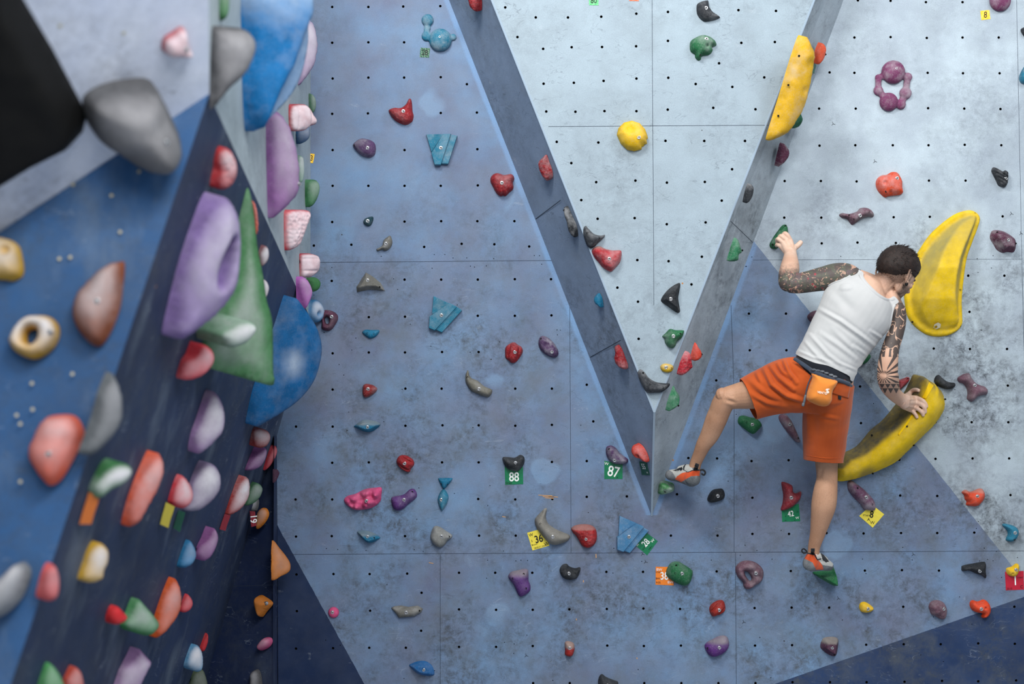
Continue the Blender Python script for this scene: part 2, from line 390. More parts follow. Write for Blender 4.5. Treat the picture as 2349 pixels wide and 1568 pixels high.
# faceted left wall close to the camera
def ext(p, q, t): return p + (q - p) * t
V = VL
top = 1.6
def up(p, h=top, dx=0, dy=0): return p + Vector((dx, dy, h))
def down(p): return Vector((p.x, p.y, 0.0))
bm = bmesh.new()
A1x = on_plane('A', -500, 862); P0 = V['P0']; A3 = on_plane('A', 475, -600); A2x = on_plane('A', -500, -600)
facep([P0, A3, A2x, A1x], 0)
B0u = Vector((V['B0'].x, 0, 4.5)); A3b = Vector((A3.x, A3.y, A3.z))
facep([P0, V['Q0'], B0u, Vector((A3.x, A3.y, 4.5)), A3], 1)
Tb = on_plane('D', -40, 1768); 
T = V['T0']; T2 = P0 + (T - P0) * 1.35
C2 = on_plane('C', -500, 1960)
A1c = on_plane('C', -500, 862)
facep([P0, A1c, C2, on_plane('C', -80, 1960), T], 2)
facep([P0, T, V['S0'], V['R0'], V['Q0']], 3)
Td = on_plane('D', -80, 1960); Sd = Vector((V['S0'].x - .0, V['S0'].y, V['S0'].z - 1.0))
facep([T, on_plane('C', -80, 1960), Sd, V['S0']], 3)
facep([V['R0'], V['S0'], V['Rb'], V['Rr']], 4)
facep([V['S0'], Sd, Vector((V['Rb'].x, V['Rb'].y, Sd.z)), V['Rb']], 4)
facep([V['R0'], V['Rr'], V['Rb'], Vector((V['Rb'].x, V['Rb'].y, Sd.z)), Vector((V['Cb'].x, 0, Sd.z)), V['Cb']], 4)
bmesh.ops.triangulate(bm, faces=[f for f in bm.faces if len(f.verts) > 4])
strip(bm, 'E', (490, 1345), (628, 1341), .002, 5)
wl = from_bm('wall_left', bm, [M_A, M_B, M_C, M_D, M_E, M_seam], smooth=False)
tag(wl, 'faceted pale blue and navy climbing wall close on the left', kind='structure')
bm = bmesh.new()                                              # pale screw heads on the near panels
for face, c, q in [('C','L1',(505,1275)),('C','L1',(770,1350)),('C','L1',(960,1185)),('C','L2',(830,35)),('C','L2',(410,220)),('C','L2',(485,210)),('C','L2',(500,1015)),('C','L2',(220,1080)),
                   ('C','L2',(225,1260)),('C','L2',(115,1300)),('C','L2',(140,1360)),('C','L3',(138,190)),('A','L1',(415,180)),('A','L1',(855,230))]:
    p = on_plane(face, *cp(c, q), .002); n_ = PLANES[face][0]; u_ = n_.orthogonal().normalized(); w_ = n_.cross(u_)
    bm.faces.new([bm.verts.new(p + (u_ * math.cos(k * math.pi / 5) + w_ * math.sin(k * math.pi / 5)) * .0055) for k in range(10)])
sc_ = from_bm('trim_screw_heads', bm, plain('pale_screw', '#b9b59c', .5), smooth=False); tag(sc_, kind='structure')
# crash mat floor
bm = bmesh.new(); bmesh.ops.create_cube(bm, size=1, matrix=Matrix.Translation((1, -3.2, -.15)) @ Matrix.Diagonal((11, 8, .3, 1)))
fl = from_bm('floor', bm, plain('crash_mat_vinyl', '#b2bac4', .6), smooth=False); tag(fl, kind='structure')
# ------------------------------------------------------------ climbing holds
M_steel = plain('bolt_steel', '#c9ccd0', .35, .9, .5)
M_dark = plain('recess_dark', '#101214', .9)

def lathe(prof, n=20):
    bm = bmesh.new(); rings = []
    for r, z in prof:
        rings.append([bm.verts.new((r * math.cos(2 * math.pi * k / n), r * math.sin(2 * math.pi * k / n), z)) for k in range(n)] if r > 1e-7 else [bm.verts.new((0, 0, z))])
    for a, b in zip(rings, rings[1:]):
        for k in range(n):
            q = [a[k % len(a)], a[(k + 1) % len(a)], b[(k + 1) % len(b)], b[k % len(b)]]
            q = list(dict.fromkeys(q))
            if len(q) > 2: bm.faces.new(q)
    me = bpy.data.meshes.new('lathe'); bmesh.ops.recalc_face_normals(bm, faces=bm.faces); bm.to_mesh(me); bm.free()
    me.polygons.foreach_set('use_smooth', [True] * len(me.polygons))
    return me
def add_mats(me, ms):
    for m in ms: me.materials.append(m)
BOLT = lathe([(.0084, -.010), (.0084, .0006), (.0078, .0012), (.0062, .0012), (.0056, .0006), (.0054, .0032), (.0048, .0042), (.0030, .0042), (.0026, .001), (0, .001)])
BOLT.name = 'bolt'; add_mats(BOLT, [M_steel, M_dark])
for p in BOLT.polygons:
    r = math.hypot(p.center.x, p.center.y)
    if r < .0030 or .0052 < r < .0062: p.material_index = 1
SCREW = lathe([(.0048, -.004), (.0048, .0006), (.0036, .0009), (.0032, -.001), (0, -.001)]); SCREW.name = 'screw_hole'; add_mats(SCREW, [M_dark])
NUT = {}

def seg_dist(p, poly, closed=True):
    """distance of points p (N,2) to a polyline"""
    a = np.array(poly, float); b = np.roll(a, -1, 0)
    if not closed: a, b = a[:-1], b[:-1]
    d = np.full(len(p), 1e9)
    for u, v in zip(a, b):
        e = v - u; L = max(1e-12, e @ e)
        t = np.clip(((p - u) @ e) / L, 0, 1)
        d = np.minimum(d, np.linalg.norm(p - (u + t[:, None] * e), axis=1))
    return d
def inside(p, poly):
    a = np.array(poly, float); x, y = p[:, 0], p[:, 1]; c = np.zeros(len(p), bool)
    j = len(a) - 1
    for i in range(len(a)):
        xi, yi = a[i]; xj, yj = a[j]
        m = ((yi > y) != (yj > y)) & (x < (xj - xi) * (y - yi) / (yj - yi + 1e-15) + xi)
        c ^= m; j = i
    return c

class Frame:
    """the plane a hold is drawn on, and how it meets the wall behind"""
    def __init__(s, face, pts, mode, gap=.001):
        nw, cw = PLANES[face]; s.nw, s.cw = nw, cw
        cx = sum(p[0] for p in pts) / len(pts); cy = sum(p[1] for p in pts) / len(pts)
        if mode == 'F':
            v = -ray(cx, cy).normalized(); s.n = (nw * .9 + v).normalized()
        else: s.n = nw.copy()
        ks = []
        cwc = cw - nw.dot(CAM)
        for p in pts:
            r = ray(*p); a = nw.dot(r) / s.n.dot(r)
            if a > 1e-6: ks.append((cwc + gap) / a)
        s.k = max(ks)
        s.o = s.pt(cx, cy)
        u = Vector((1, 0, 0)); u = (u - s.n * u.dot(s.n)).normalized(); s.u = u; s.v = s.n.cross(u) * -1
        if s.v.z < 0: s.v = -s.v
    def pt(s, px, py):
        r = ray(px, py); return CAM + r * (s.k / s.n.dot(r))
    def uv(s, px, py):
        d = s.pt(px, py) - s.o; return (d.dot(s.u), d.dot(s.v))
    def loc(s, u, v, h): return s.o + s.u * u + s.v * v + s.n * h
    def back(s, q):                     # distance from q to the wall along its normal
        return s.nw.dot(q) - s.cw

def dome_mesh(fr, outline, H, inner=None, shape='dome', tex=None, amp=.0, dishes=(), tilt=(0, 0), wearf=None, sharp=False, hfun=None, seed=0, res=34, flat=.55, ang=0.0, bw=.018, lump=.10):
    ol = [fr.uv(*p) for p in outline]
    if not sharp: ol = [tuple(p) for p in catmull(ol, 4)]
    else:
        o2 = []
        for a, b in zip(ol, ol[1:] + ol[:1]):
            L = math.dist(a, b); k = max(1, int(L / .012))
            o2 += [(a[0] + (b[0] - a[0]) * i / k, a[1] + (b[1] - a[1]) * i / k) for i in range(k)]
        ol = o2
    il = [tuple(p) for p in catmull([fr.uv(*p) for p in inner], 4)] if inner else None
    arr = np.array(ol); mn, mx = arr.min(0), arr.max(0); size = max(mx - mn); st = size / res
    rng = np.random.RandomState(seed)
    gx, gy = np.meshgrid(np.arange(mn[0] + st / 2, mx[0], st), np.arange(mn[1] + st / 2, mx[1], st))
    gx = gx + (np.arange(gx.shape[0])[:, None] % 2) * st / 2
    g = np.stack([gx.ravel(), gy.ravel()], 1)
    g = g[inside(g, ol)]
    if il: g = g[~inside(g, il)]
    dd = seg_dist(g, ol)
    if il: dd = np.minimum(dd, seg_dist(g, il))
    g = g[dd > st * .45]; dd = dd[dd > st * .45]
    # rings hugging the boundary keep the shoulder round
    pts = [Vector(p) for p in ol]; edges = [(i, (i + 1) % len(ol)) for i in range(len(ol))]
    if il:
        k0 = len(pts); pts += [Vector(p) for p in il]; edges += [(k0 + i, k0 + (i + 1) % len(il)) for i in range(len(il))]
    nb = len(pts); pts += [Vector(p) for p in g]
    vs, es, fs, ov, *_ = delaunay_2d_cdt(pts, edges, [], 1, 1e-7)
    A = np.array([[v.x, v.y] for v in vs])
    d = seg_dist(A, ol)
    if il: d = np.minimum(d, seg_dist(A, il))
    bnd = d < 1e-6
    w = d.max() * (1.0 if shape == 'dome' else flat)
    t = np.clip(d / w, 0, 1)
    if shape == 'facet': f = np.clip(t * 1.05, 0, 1)
    else: f = np.sqrt(np.clip(1 - (1 - t) ** 2.2, 0, 1))
    hh = H * f
    R = size / 2
    hh *= 1 + (A[:, 0] * tilt[0] + A[:, 1] * tilt[1]) / R
    if hfun is not None: hh = hfun(A, d, hh)
    # smoothing of the medial crease
    nbr = [[] for _ in range(len(A))]
    for a, b in es: nbr[a].append(b); nbr[b].append(a)
    for _ in range(0 if shape == 'facet' else 3):
        h2 = hh.copy()
        for i in range(len(A)):
            if not bnd[i] and nbr[i]: h2[i] = .4 * hh[i] + .6 * np.mean(hh[nbr[i]])
        hh = h2
    edge = np.clip(d / (w * .35 + 1e-9), 0, 1)
    for (px, py, rr, dep) in dishes:
        q = np.array(fr.uv(px, py)); r2 = rr * 1.0
        dist = np.linalg.norm(A - q, axis=1) / r2
        hh = hh - dep * np.exp(-(dist ** 2) * 1.6)
    if amp or tex:
        for i in range(len(A)):
            if bnd[i]: continue
            p = Vector((A[i, 0], A[i, 1], seed * 3.7))
            e = edge[i]
            if tex == 'cells':
                dv, _ = mnoise.voronoi(p * 55); hh[i] += -e * amp * max(0, 1 - (dv[1] - dv[0]) * 2.5) * .0 + e * amp * (min(1, (dv[1] - dv[0]) * 3) * -1 + .5)
            elif tex == 'scales':
                dv, _ = mnoise.voronoi(p * 30); hh[i] += e * amp * (1 - dv[0] * 2)
            elif tex == 'ridges':
                a = ang; c = math.cos(a) * A[i, 0] + math.sin(a) * A[i, 1]
                hh[i] += e * amp * math.sin(c * 2 * math.pi / bw)
            elif tex == 'groove':
                a = ang; c = math.cos(a) * A[i, 0] + math.sin(a) * A[i, 1]
                for k in (-.45, .5): hh[i] -= e * amp * math.exp(-((c / R - k) / .1) ** 2)
            hh[i] += e * amp * .5 * mnoise.noise(p * 30)
    for i in range(len(A)):
        if not bnd[i]: hh[i] += edge[i] * H * lump * mnoise.noise(Vector((A[i, 0] * 16, A[i, 1] * 16, seed * 5.1 + 2)))
    hh = np.maximum(hh, .0); hh[bnd] = 0
    co = [fr.loc(A[i, 0], A[i, 1], hh[i]) for i in range(len(A))]
    bm = bmesh.new(); lay = bm.verts.layers.float.new('wear'); bv = [bm.verts.new(c) for c in co]
    for f_ in fs:
        c = A[list(f_)].mean(0)[None]
        if il is not None and inside(c, il)[0]: continue
        try: bm.faces.new([bv[i] for i in f_])
        except ValueError: pass
    bm.edges.ensure_lookup_table()
    be = [e for e in bm.edges if len(e.link_faces) == 1]
    r = bmesh.ops.extrude_edge_only(bm, edges=be)
    for v in [x for x in r['geom'] if isinstance(x, bmesh.types.BMVert)]:
        v.co -= fr.nw * (fr.back(v.co) - .0002)
    be = [e for e in bm.edges if len(e.link_faces) == 1]
    if wearf is not None:
        W = wearf(A, hh)
        for i, v in enumerate(bv): v[lay] = float(W[i])
    bm.verts.index_update()
    return bm, A, hh

def surf_at(fr, A, hh, px, py):
    q = np.array(fr.uv(px, py)); d = np.linalg.norm(A - q, axis=1); k = np.argsort(d)[:5]
    return fr.loc(q[0], q[1], float(hh[k].max()))
def place(me, name, parent, loc, n, s=1.0):
    o = bpy.data.objects.new(name, me); COL.objects.link(o)
    m = Matrix.Translation(loc) @ n.to_track_quat('Z', 'Y').to_matrix().to_4x4() @ Matrix.Diagonal((s, s, s, 1))
    o.parent = parent; o.matrix_parent_inverse = parent.matrix_world.inverted(); o.matrix_world = m
    return o

COLS = dict(red='#9c1f27', brick='#8f2b2c', rose='#b33a45', wine='#7d2a33', purple='#5a4068', violet='#5d2f7c', plum='#71505f', maroon='#5c2e47', magenta='#7f3f69',
            teal='#13759c', sea='#2a7f9e', sky='#4a86b4', green='#1f6b41', lime='#3f8a4c', yellow='#f0c212', orange='#e9522a', amber='#d9821c',
            grey='#77766f', black='#24282d', coal='#33373d', pink='#e0568a', lilac='#8f7bb0', orchid='#a077a6', blue='#0f66a8', brown='#8d4a30', salmon='#f0705a',
            hot='#e8414c', cream='#d8d6d2', steel='#8a8c90', macro='#f6cf12', cyan='#2f93c6', inkgreen='#34533a', dkteal='#12424f')
G_W = 'climbing holds bolted to the back wall'; G_P = 'climbing holds on the V-shaped wedge'; G_L = 'climbing holds on the near left wall'
def hold(label, face, c, pts, H, color, bolt=None, holes=(), chalk=.35, mode=None, inner=None, name='climbing_hold', dishes=(), seed=None, cat='climbing hold', gap=.001, mkw=None, **kw):
    out = [cp(c, p) for p in pts]
    if mode is None: mode = 'W' if face in ('W', 'PC', 'C', 'A', 'E') else 'F'
    fr = Frame(face, out, mode, gap)
    global HN; HN += 1
    sd = HN * 1.37 if seed is None else seed
    bm, A, hh = dome_mesh(fr, out, H, inner=[cp(c, p) for p in inner] if inner else None, seed=int(sd * 10),
                          dishes=[(*cp(c, q[:2]), q[2], q[3]) for q in dishes], **kw)
    g = G_P if face in ('PC', 'PL', 'PR') else G_W if face == 'W' else G_L
    base = fr.o - fr.nw * fr.back(fr.o)
    root = empty(name, base); tag(root, label, cat, g)
    o = from_bm('body', bm, hold_mat(COLS.get(color, color), chalk, **(mkw or (dict(speck=.05) if color in ('black', 'coal') else {}))), root)
    if bolt:
        q = cp(c, bolt); place(BOLT, 'bolt', root, surf_at(fr, A, hh, *q) - fr.n * .0012, (fr.n * 1.0).normalized(), 1.0)
    for h in holes:
        q = cp(c, h); place(SCREW, 'screw_hole', root, surf_at(fr, A, hh, *q) - fr.n * .0008, fr.n, .9)
    return root, fr, A, hh
HN = 0

def plates(label, face, c, polys, bolt, color, lv=(.018, .034, .024)):
    """angular hold of three overlapping slabs"""
    allp = [cp(c, p) for q in polys for p in q]; fr = Frame(face, allp, 'W')
    root = empty('climbing_hold', fr.o.copy()); tag(root, label, 'climbing hold', G_W)
    bm = bmesh.new()
    for poly, h in zip(polys, lv):
        uv = [fr.uv(*cp(c, p)) for p in poly]; cu = sum(u for u, _ in uv) / len(uv); cv = sum(v for _, v in uv) / len(uv)
        rings = []
        for s, z in ((1.0, -.0005), (1.0, h * .8), (.955, h), (0, h)):
            if s == 0: break
            rings.append([bm.verts.new(fr.loc(cu + (u - cu) * s, cv + (v - cv) * s, z + (.004 * (v - cv) / .06))) if z > 0 else bm.verts.new(fr.loc(u, v, z)) for u, v in uv])
        N = len(uv)
        for a, b in zip(rings, rings[1:]):
            for k in range(N): bm.faces.new((a[k], a[(k + 1) % N], b[(k + 1) % N], b[k]))
        bm.faces.new(rings[-1]); bm.faces.new(rings[0][::-1])
    o = from_bm('body', bm, hold_mat(COLS[color], .3), root, smooth=False)
    bu = fr.uv(*cp(c, bolt)); place(BOLT, 'bolt', root, fr.loc(*bu, lv[1] + .001), fr.n, 1.0)
    return root

def blob(label, face, c, balls, tubes, color, bolt, holes=(), flat=.62):
    """hold of fused balls and necks"""
    pts = [cp(c, b[:2]) for b in balls]; fr = Frame(face, pts, 'W', 0.0); s = CROPS[c][2] * FPX / 6.5
    root = empty('climbing_hold', fr.o.copy()); tag(root, label, 'climbing hold', G_W)
    bm = bmesh.new()
    rot = fr.nw.to_track_quat('Z', 'Y').to_matrix().to_4x4()
    def ball(u, v, r):
        bmesh.ops.create_uvsphere(bm, u_segments=28, v_segments=16, radius=r,
            matrix=Matrix.Translation(fr.loc(u, v, r * .12)) @ rot @ Matrix.Diagonal((1, 1, flat * 1.2, 1)))
    B = []
    for b in balls:
        u, v = fr.uv(*cp(c, b[:2])); B.append((u, v, b[2] / s)); ball(u, v, b[2] / s)
    for i, j, r in tubes:
        (u0, v0, _), (u1, v1, _) = B[i], B[j]
        for k in range(9):
            t = k / 8; ball(u0 + (u1 - u0) * t, v0 + (v1 - v0) * t, r / s)
    # cut at the wall
    bmesh.ops.bisect_plane(bm, geom=bm.verts[:] + bm.edges[:] + bm.faces[:], plane_co=fr.o + fr.nw * .0002, plane_no=-fr.nw, clear_outer=True)
    be = [e for e in bm.edges if len(e.link_faces) == 1]; bmesh.ops.holes_fill(bm, edges=be)
    o = from_bm('tmp', bm); md = o.modifiers.new('r', 'REMESH'); md.mode = 'VOXEL'; md.voxel_size = .0035
    md2 = o.modifiers.new('s', 'SMOOTH'); md2.iterations = 4
    me = evaluated(o); me.name = 'body'
    me.materials.clear(); link('body', me, hold_mat(COLS[color], .5), root)
    for (x, y, i, meh) in ([(*bolt, BOLT)] if bolt else []) + [(*h, SCREW) for h in holes]:
        u, v = fr.uv(*cp(c, (x, y))); bu, bv_, r = B[i]
        d2 = (u - bu) ** 2 + (v - bv_) ** 2
        h = r * .12 + flat * 1.2 * math.sqrt(max(0, r * r - d2))
        place(meh, 'bolt' if meh is BOLT else 'screw_hole', root, fr.loc(u, v, h - .003), fr.n, 1.0)
    return root
# ------------------------------------------------------------ holds on the back wall, left bay
h = hold
blob('teal hold of fused balls above a green tape square', 'W', 'M1', [(1215,362,103),(1100,183,55),(1090,325,45),(1330,335,31),(1100,250,30)], [(1,2,30),(2,0,38),(0,3,24)], 'sea', (1213,350,0), [(1101,176,1)])
h('red hold with an upturned horn and pitted lower right side', 'W', 'M1', [(750,990),(800,968),(860,968),(905,935),(930,890),(950,890),(960,930),(965,1000),(975,1040),(965,1085),(945,1105),(915,1120),(880,1118),(820,1090),(770,1040)], .045, 'red', (888,1012), tex='cells', amp=.003, chalk=.15)
h('crumpled purple hold left of the upper angular blue hold', 'W', 'M1', [(428,1305),(460,1265),(505,1243),(560,1250),(615,1275),(635,1320),(630,1380),(600,1412),(560,1415),(505,1395),(455,1350)], .04, 'purple', (566,1337), [(450,1312)], dishes=[(540,1280,.01,.008)], amp=.006)
plates('angular blue layered hold, uppermost of the three', 'W', 'M1', [[(1088,1210),(1250,1208),(1215,1250),(1135,1370)],[(1245,1210),(1312,1210),(1220,1487),(1165,1487),(1135,1380)],[(1308,1215),(1368,1225),(1285,1478),(1215,1475)]], (1222,1336), 'sea')
h('dark red heart-shaped hold with crackled lower right side', 'W', 'N3', [(195,620),(230,560),(300,523),(370,535),(430,555),(490,550),(560,540),(610,570),(625,630),(600,700),(612,770),(590,830),(540,870),(480,930),(440,935),(420,925),(385,940),(330,910),(280,850),(235,760),(200,690)], .05, 'red', (404,720), tex='cells', amp=.003, chalk=.2)
h('tiny dark teal hold above the pale grey bird-like hold', 'W', 'M2', [(522,425),(540,395),(580,380),(610,380),(612,410),(595,450),(570,465),(535,450)], .025, 'dkteal', (566,421), chalk=.1)
h('small grey hold with a drooping tail', 'W', 'M2', [(765,550),(782,590),(780,630),(755,670),(715,685),(690,675),(655,688),(640,670),(690,640),(705,590),(740,560)], .028, 'grey', (731,624), chalk=.5)
h('grey trapezoid hold with a pointed right corner', 'W', 'M2', [(545,880),(600,910),(680,975),(717,1045),(650,1038),(570,1035),(465,1057),(460,1010),(500,950)], .04, 'grey', (567,953), [(674,1013)], chalk=.25, shape='facet', sharp=True)
h('purple hold pierced by a finger hole beside the blue ball', 'W', 'M2', [(145,1280),(160,1230),(190,1215),(250,1228),(290,1260),(295,1300),(270,1350),(240,1390),(195,1403),(150,1385),(150,1330)], .035, 'maroon', (246,1278), inner=[(180,1290),(200,1280),(215,1300),(210,1335),(190,1338),(180,1310)], chalk=.15, amp=.004)
plates('angular blue layered hold in the middle of the left bay', 'W', 'M2', [[(1155,1092),(1300,1160),(1150,1252),(1140,1255)],[(1300,1155),(1365,1190),(1165,1402),(1112,1380),(1118,1275)],[(1360,1186),(1410,1220),(1228,1420),(1172,1395)]], (1227,1265), 'sea')
h('small bright blue triangular foothold with two screw holes', 'W', 'M3', [(512,88),(540,62),(600,65),(668,68),(640,120),(585,143),(550,125)], .02, 'teal', None, [(561,93),(618,98)], chalk=.1)
h('ridged red hold left of the pale purple oval hold', 'W', 'M3', [(1795,270),(1800,220),(1840,185),(1880,175),(1908,195),(1945,220),(1955,260),(1930,310),(1890,355),(1850,358),(1830,340),(1800,315)], .045, 'red', (1884,262), tex='groove', ang=-.2, amp=.014, chalk=.2)
h('chalky purple oval hold near the wedge', 'W', 'M3', [(2095,190),(2105,135),(2140,117),(2190,140),(2240,190),(2275,260),(2265,300),(2230,312),(2170,290),(2115,245)], .04, 'purple', (2214,260), [(2119,144)], chalk=.65, dishes=[(2170,200,.018,.012)])
h('small rounded red hold above the long blue leaf hold', 'W', 'M3', [(515,600),(520,565),(545,548),(590,552),(635,575),(648,600),(620,635),(580,660),(540,672),(518,650)], .035, 'brick', (570,593))
h('grey hooked crescent hold in the left bay', 'W', 'M3', [(1440,470),(1452,440),(1465,425),(1475,470),(1500,500),(1550,520),(1610,570),(1675,598),(1677,630),(1650,665),(1600,658),(1530,630),(1490,610),(1460,570),(1440,530)], .035, '#77756a', (1562,592), [(1459,488)], chalk=.2)
h('wide teal leaf-shaped hold with a horizontal crest', 'W', 'M3', [(437,930),(500,880),(540,868),(600,875),(650,890),(677,912),(650,945),(600,975),(560,980),(510,968),(455,940)], .05, 'teal', (567,930), chalk=.1, shape='facet', wearf=lambda A, H: np.clip(A[:, 1] * 60, 0, .55))
h('red hold with two deep grooves above the purple bean hold', 'W', 'M3', [(820,1250),(835,1205),(870,1187),(920,1195),(970,1230),(978,1275),(950,1310),(940,1337),(900,1335),(850,1300)], .045, 'red', (898,1254), tex='groove', ang=1.05, amp=.014, chalk=.1)
h('black cradle-shaped hold over the green tag numbered 88', 'W', 'M5', [(12,270),(60,265),(120,270),(170,245),(205,265),(208,310),(190,350),(150,390),(100,388),(50,365),(20,320)], .045, 'black', (127,312), [(58,318)], chalk=.15)
h('pink scalloped hold at the left edge of the back wall', 'W', '0', [(789,1146),(797,1137),(815,1132),(838,1121),(860,1118),(875,1118),(875,1135),(872,1150),(855,1163),(835,1168),(812,1168),(795,1157)], .05, 'pink', (844,1145), tex='scales', amp=.03, chalk=.12)
h('dark purple bean-shaped hold right of the pink scalloped hold', 'W', '0', [(897,1145),(903,1138),(925,1134),(940,1122),(950,1121),(956,1130),(955,1141),(940,1153),(925,1166),(913,1170),(902,1165)], .04, 'violet', (928,1144), [(947,1126)], chalk=.2)
h('small blue triangle foothold above the teal drop', 'W', 'M3', [(1195,1400),(1215,1392),(1310,1393),(1323,1403),(1300,1440),(1255,1488),(1235,1485),(1210,1440)], .02, 'teal', None, [(1226,1442),(1275,1446)], chalk=.15)
h('narrow teal drop-shaped hold standing upright', 'W', '0', [(1010,1128),(1018,1121),(1026,1130),(1029,1142),(1024,1158),(1014,1171),(1007,1160),(1004,1144)], .03, 'sea', (1013,1144))
h('teal leaf hold tilted down to the right, near the navy corner', 'W', 'M4', [(730,290),(770,278),(820,282),(880,305),(923,335),(915,350),(870,375),(825,382),(780,355),(745,315)], .045, 'teal', (824,322), [(880,333)], chalk=.1, shape='facet', wearf=lambda A, H: np.clip(A[:, 1] * 60, 0, .5))
h('pale grey knobbly hold between the teal leaf and the grey crescent', 'W', 'M4', [(1345,320),(1365,260),(1390,240),(1430,250),(1465,275),(1520,310),(1528,335),(1490,365),(1460,405),(1420,420),(1380,400),(1350,360)], .045, '#8a8c89', (1442,320), [(1505,323)], amp=.008, chalk=.4)
h('pink round disc hold beside the navy triangle', 'W', 'M4', [(532 + 46 * math.cos(a), 967 + 46 * math.sin(a)) for a in [k * math.pi / 5 for k in range(10)]], .02, 'pink', (526,960), chalk=.1)
h('flat grey hold with a broken lower edge', 'W', 'M4', [(1015,930),(1040,915),(1100,908),(1160,920),(1240,910),(1283,935),(1270,965),(1210,1000),(1080,1012),(1055,975)], .03, 'grey', (1145,958), [(1257,945)], chalk=.3, sharp=True)
h('bright blue leaf hold at the bottom edge', 'W', 'M4', [(1167,1412),(1190,1395),(1250,1375),(1310,1378),(1360,1415),(1378,1490),(1300,1497),(1240,1480),(1190,1440)], .04, 'blue', (1292,1433), chalk=.12, shape='facet')
h('violet knobbly hold with three screw holes', 'W', 'M5', [(62,1330),(90,1295),(150,1280),(210,1268),(242,1285),(245,1370),(262,1420),(255,1470),(200,1510),(165,1515),(140,1480),(110,1410),(75,1365)], .045, 'violet', None, [(104,1340),(201,1303),(221,1430)], amp=.008, chalk=.12, wearf=lambda A, H: np.clip((A[:, 1] - .02) * 30, 0, .6))
h('grey crescent hold over the yellow tag numbered 36', 'W', 'M5', [(355,760),(385,728),(410,730),(400,800),(420,860),(470,900),(530,930),(610,965),(612,1000),(570,1030),(480,1055),(420,1030),(350,950),(310,890),(300,830),(325,790)], .05, '#898780', (458,968), [(350,853)], chalk=.25)
h('round red hold with a beaded rim and pitted face', 'W', 'M5', [(628,905),(660,880),(720,868),(790,872),(840,900),(858,950),(855,1010),(830,1055),(780,1080),(730,1065),(700,1020),(670,970),(640,940)], .05, '#a5191c', (759,989), tex='cells', amp=.004, chalk=.08, wearf=lambda A, H: np.clip((A[:, 1] - .022) * 60, 0, .45))
plates('angular sky blue layered hold beside the green tag numbered 28', 'W', 'M5', [[(1058,790),(1208,855),(1100,930),(1050,970)],[(1205,855),(1275,885),(1090,1112),(1035,1090),(1035,980)],[(1268,890),(1320,918),(1150,1122),(1085,1100)]], (1141,972), 'sky')
h('black hold with a thumb notch at its upper right', 'W', 'M5', [(522,1280),(545,1235),(585,1222),(610,1245),(660,1262),(708,1255),(705,1300),(680,1350),(640,1365),(580,1362),(540,1330)], .04, 'black', (603,1299), [(543,1299),(660,1299)], chalk=.12)
h('purple bean hold over the green tag numbered 87', 'W', 'M5', [(938,200),(950,170),(990,162),(1030,185),(1060,225),(1100,255),(1138,285),(1130,318),(1080,330),(1020,325),(975,300),(945,255)], .05, 'purple', (1011,287), [(963,188)], chalk=.6)
h('green block hold overlapping the orange tag', 'W', 'M5', [(1478,1310),(1490,1260),(1530,1210),(1590,1203),(1640,1230),(1700,1270),(1720,1300),(1700,1380),(1660,1420),(1620,1415),(1560,1390),(1500,1350)], .05, 'green', (1611,1296), [(1563,1227),(1551,1293)], chalk=.2, flat=.7)
h('plum ring-shaped hold made of lumps', 'W', 'M5', [(2105,1250),(2150,1205),(2220,1193),(2290,1215),(2340,1260),(2355,1310),(2340,1370),(2280,1420),(2220,1452),(2180,1435),(2165,1380),(2130,1350),(2105,1300)], .04, 'plum', (2273,1295), inner=[(2185,1290),(2215,1300),(2245,1345),(2235,1375),(2210,1355),(2190,1320)], tex='scales', amp=.01, chalk=.25)
h('black rounded hold below the climber\'s left foot', 'W', 'M5', [(1850,635),(1870,590),(1900,560),(1940,550),(1980,548),(2000,570),(2008,610),(1990,645),(1940,665),(1885,675),(1855,660)], .04, 'black', (1933,607), [(1898,620)], chalk=.08)
h('red hold with a dark top near the bottom edge', 'W', 'N1', [(568,700),(575,670),(610,665),(650,685),(658,730),(640,790),(605,800),(572,785),(572,740)], .035, '#b0251f', (612,714), chalk=.05, wearf=lambda A, H: np.clip(A[:, 1] * 80, 0, .8), seed=2)
h('black hold cut by the bottom edge of the picture', 'W', 'N1', [(868,1030),(880,980),(905,960),(940,985),(1000,1010),(1048,1030),(1040,1070),(1000,1110),(900,1100),(875,1070)], .04, 'coal', (948,1046), chalk=.1)
h('small red hold with three ribs, right of centre at the bottom', 'W', 'N1', [(1868,390),(1880,340),(1940,300),(1990,300),(2012,350),(2000,400),(1940,432),(1895,440)], .04, '#9c2419', (1945,372), tex='groove', ang=-.75, amp=.01, chalk=.05)
h('violet bean-shaped hold near the bottom with a stamped patch', 'W', 'N1', [(1825,720),(1840,680),(1890,650),(1960,617),(2020,620),(2045,670),(2035,730),(1980,780),(1910,805),(1860,785)], .045, 'violet', (1946,707), [(1846,716)], chalk=.2, wearf=lambda A, H: np.clip((A[:, 1] - .008) * 40, 0, .6))
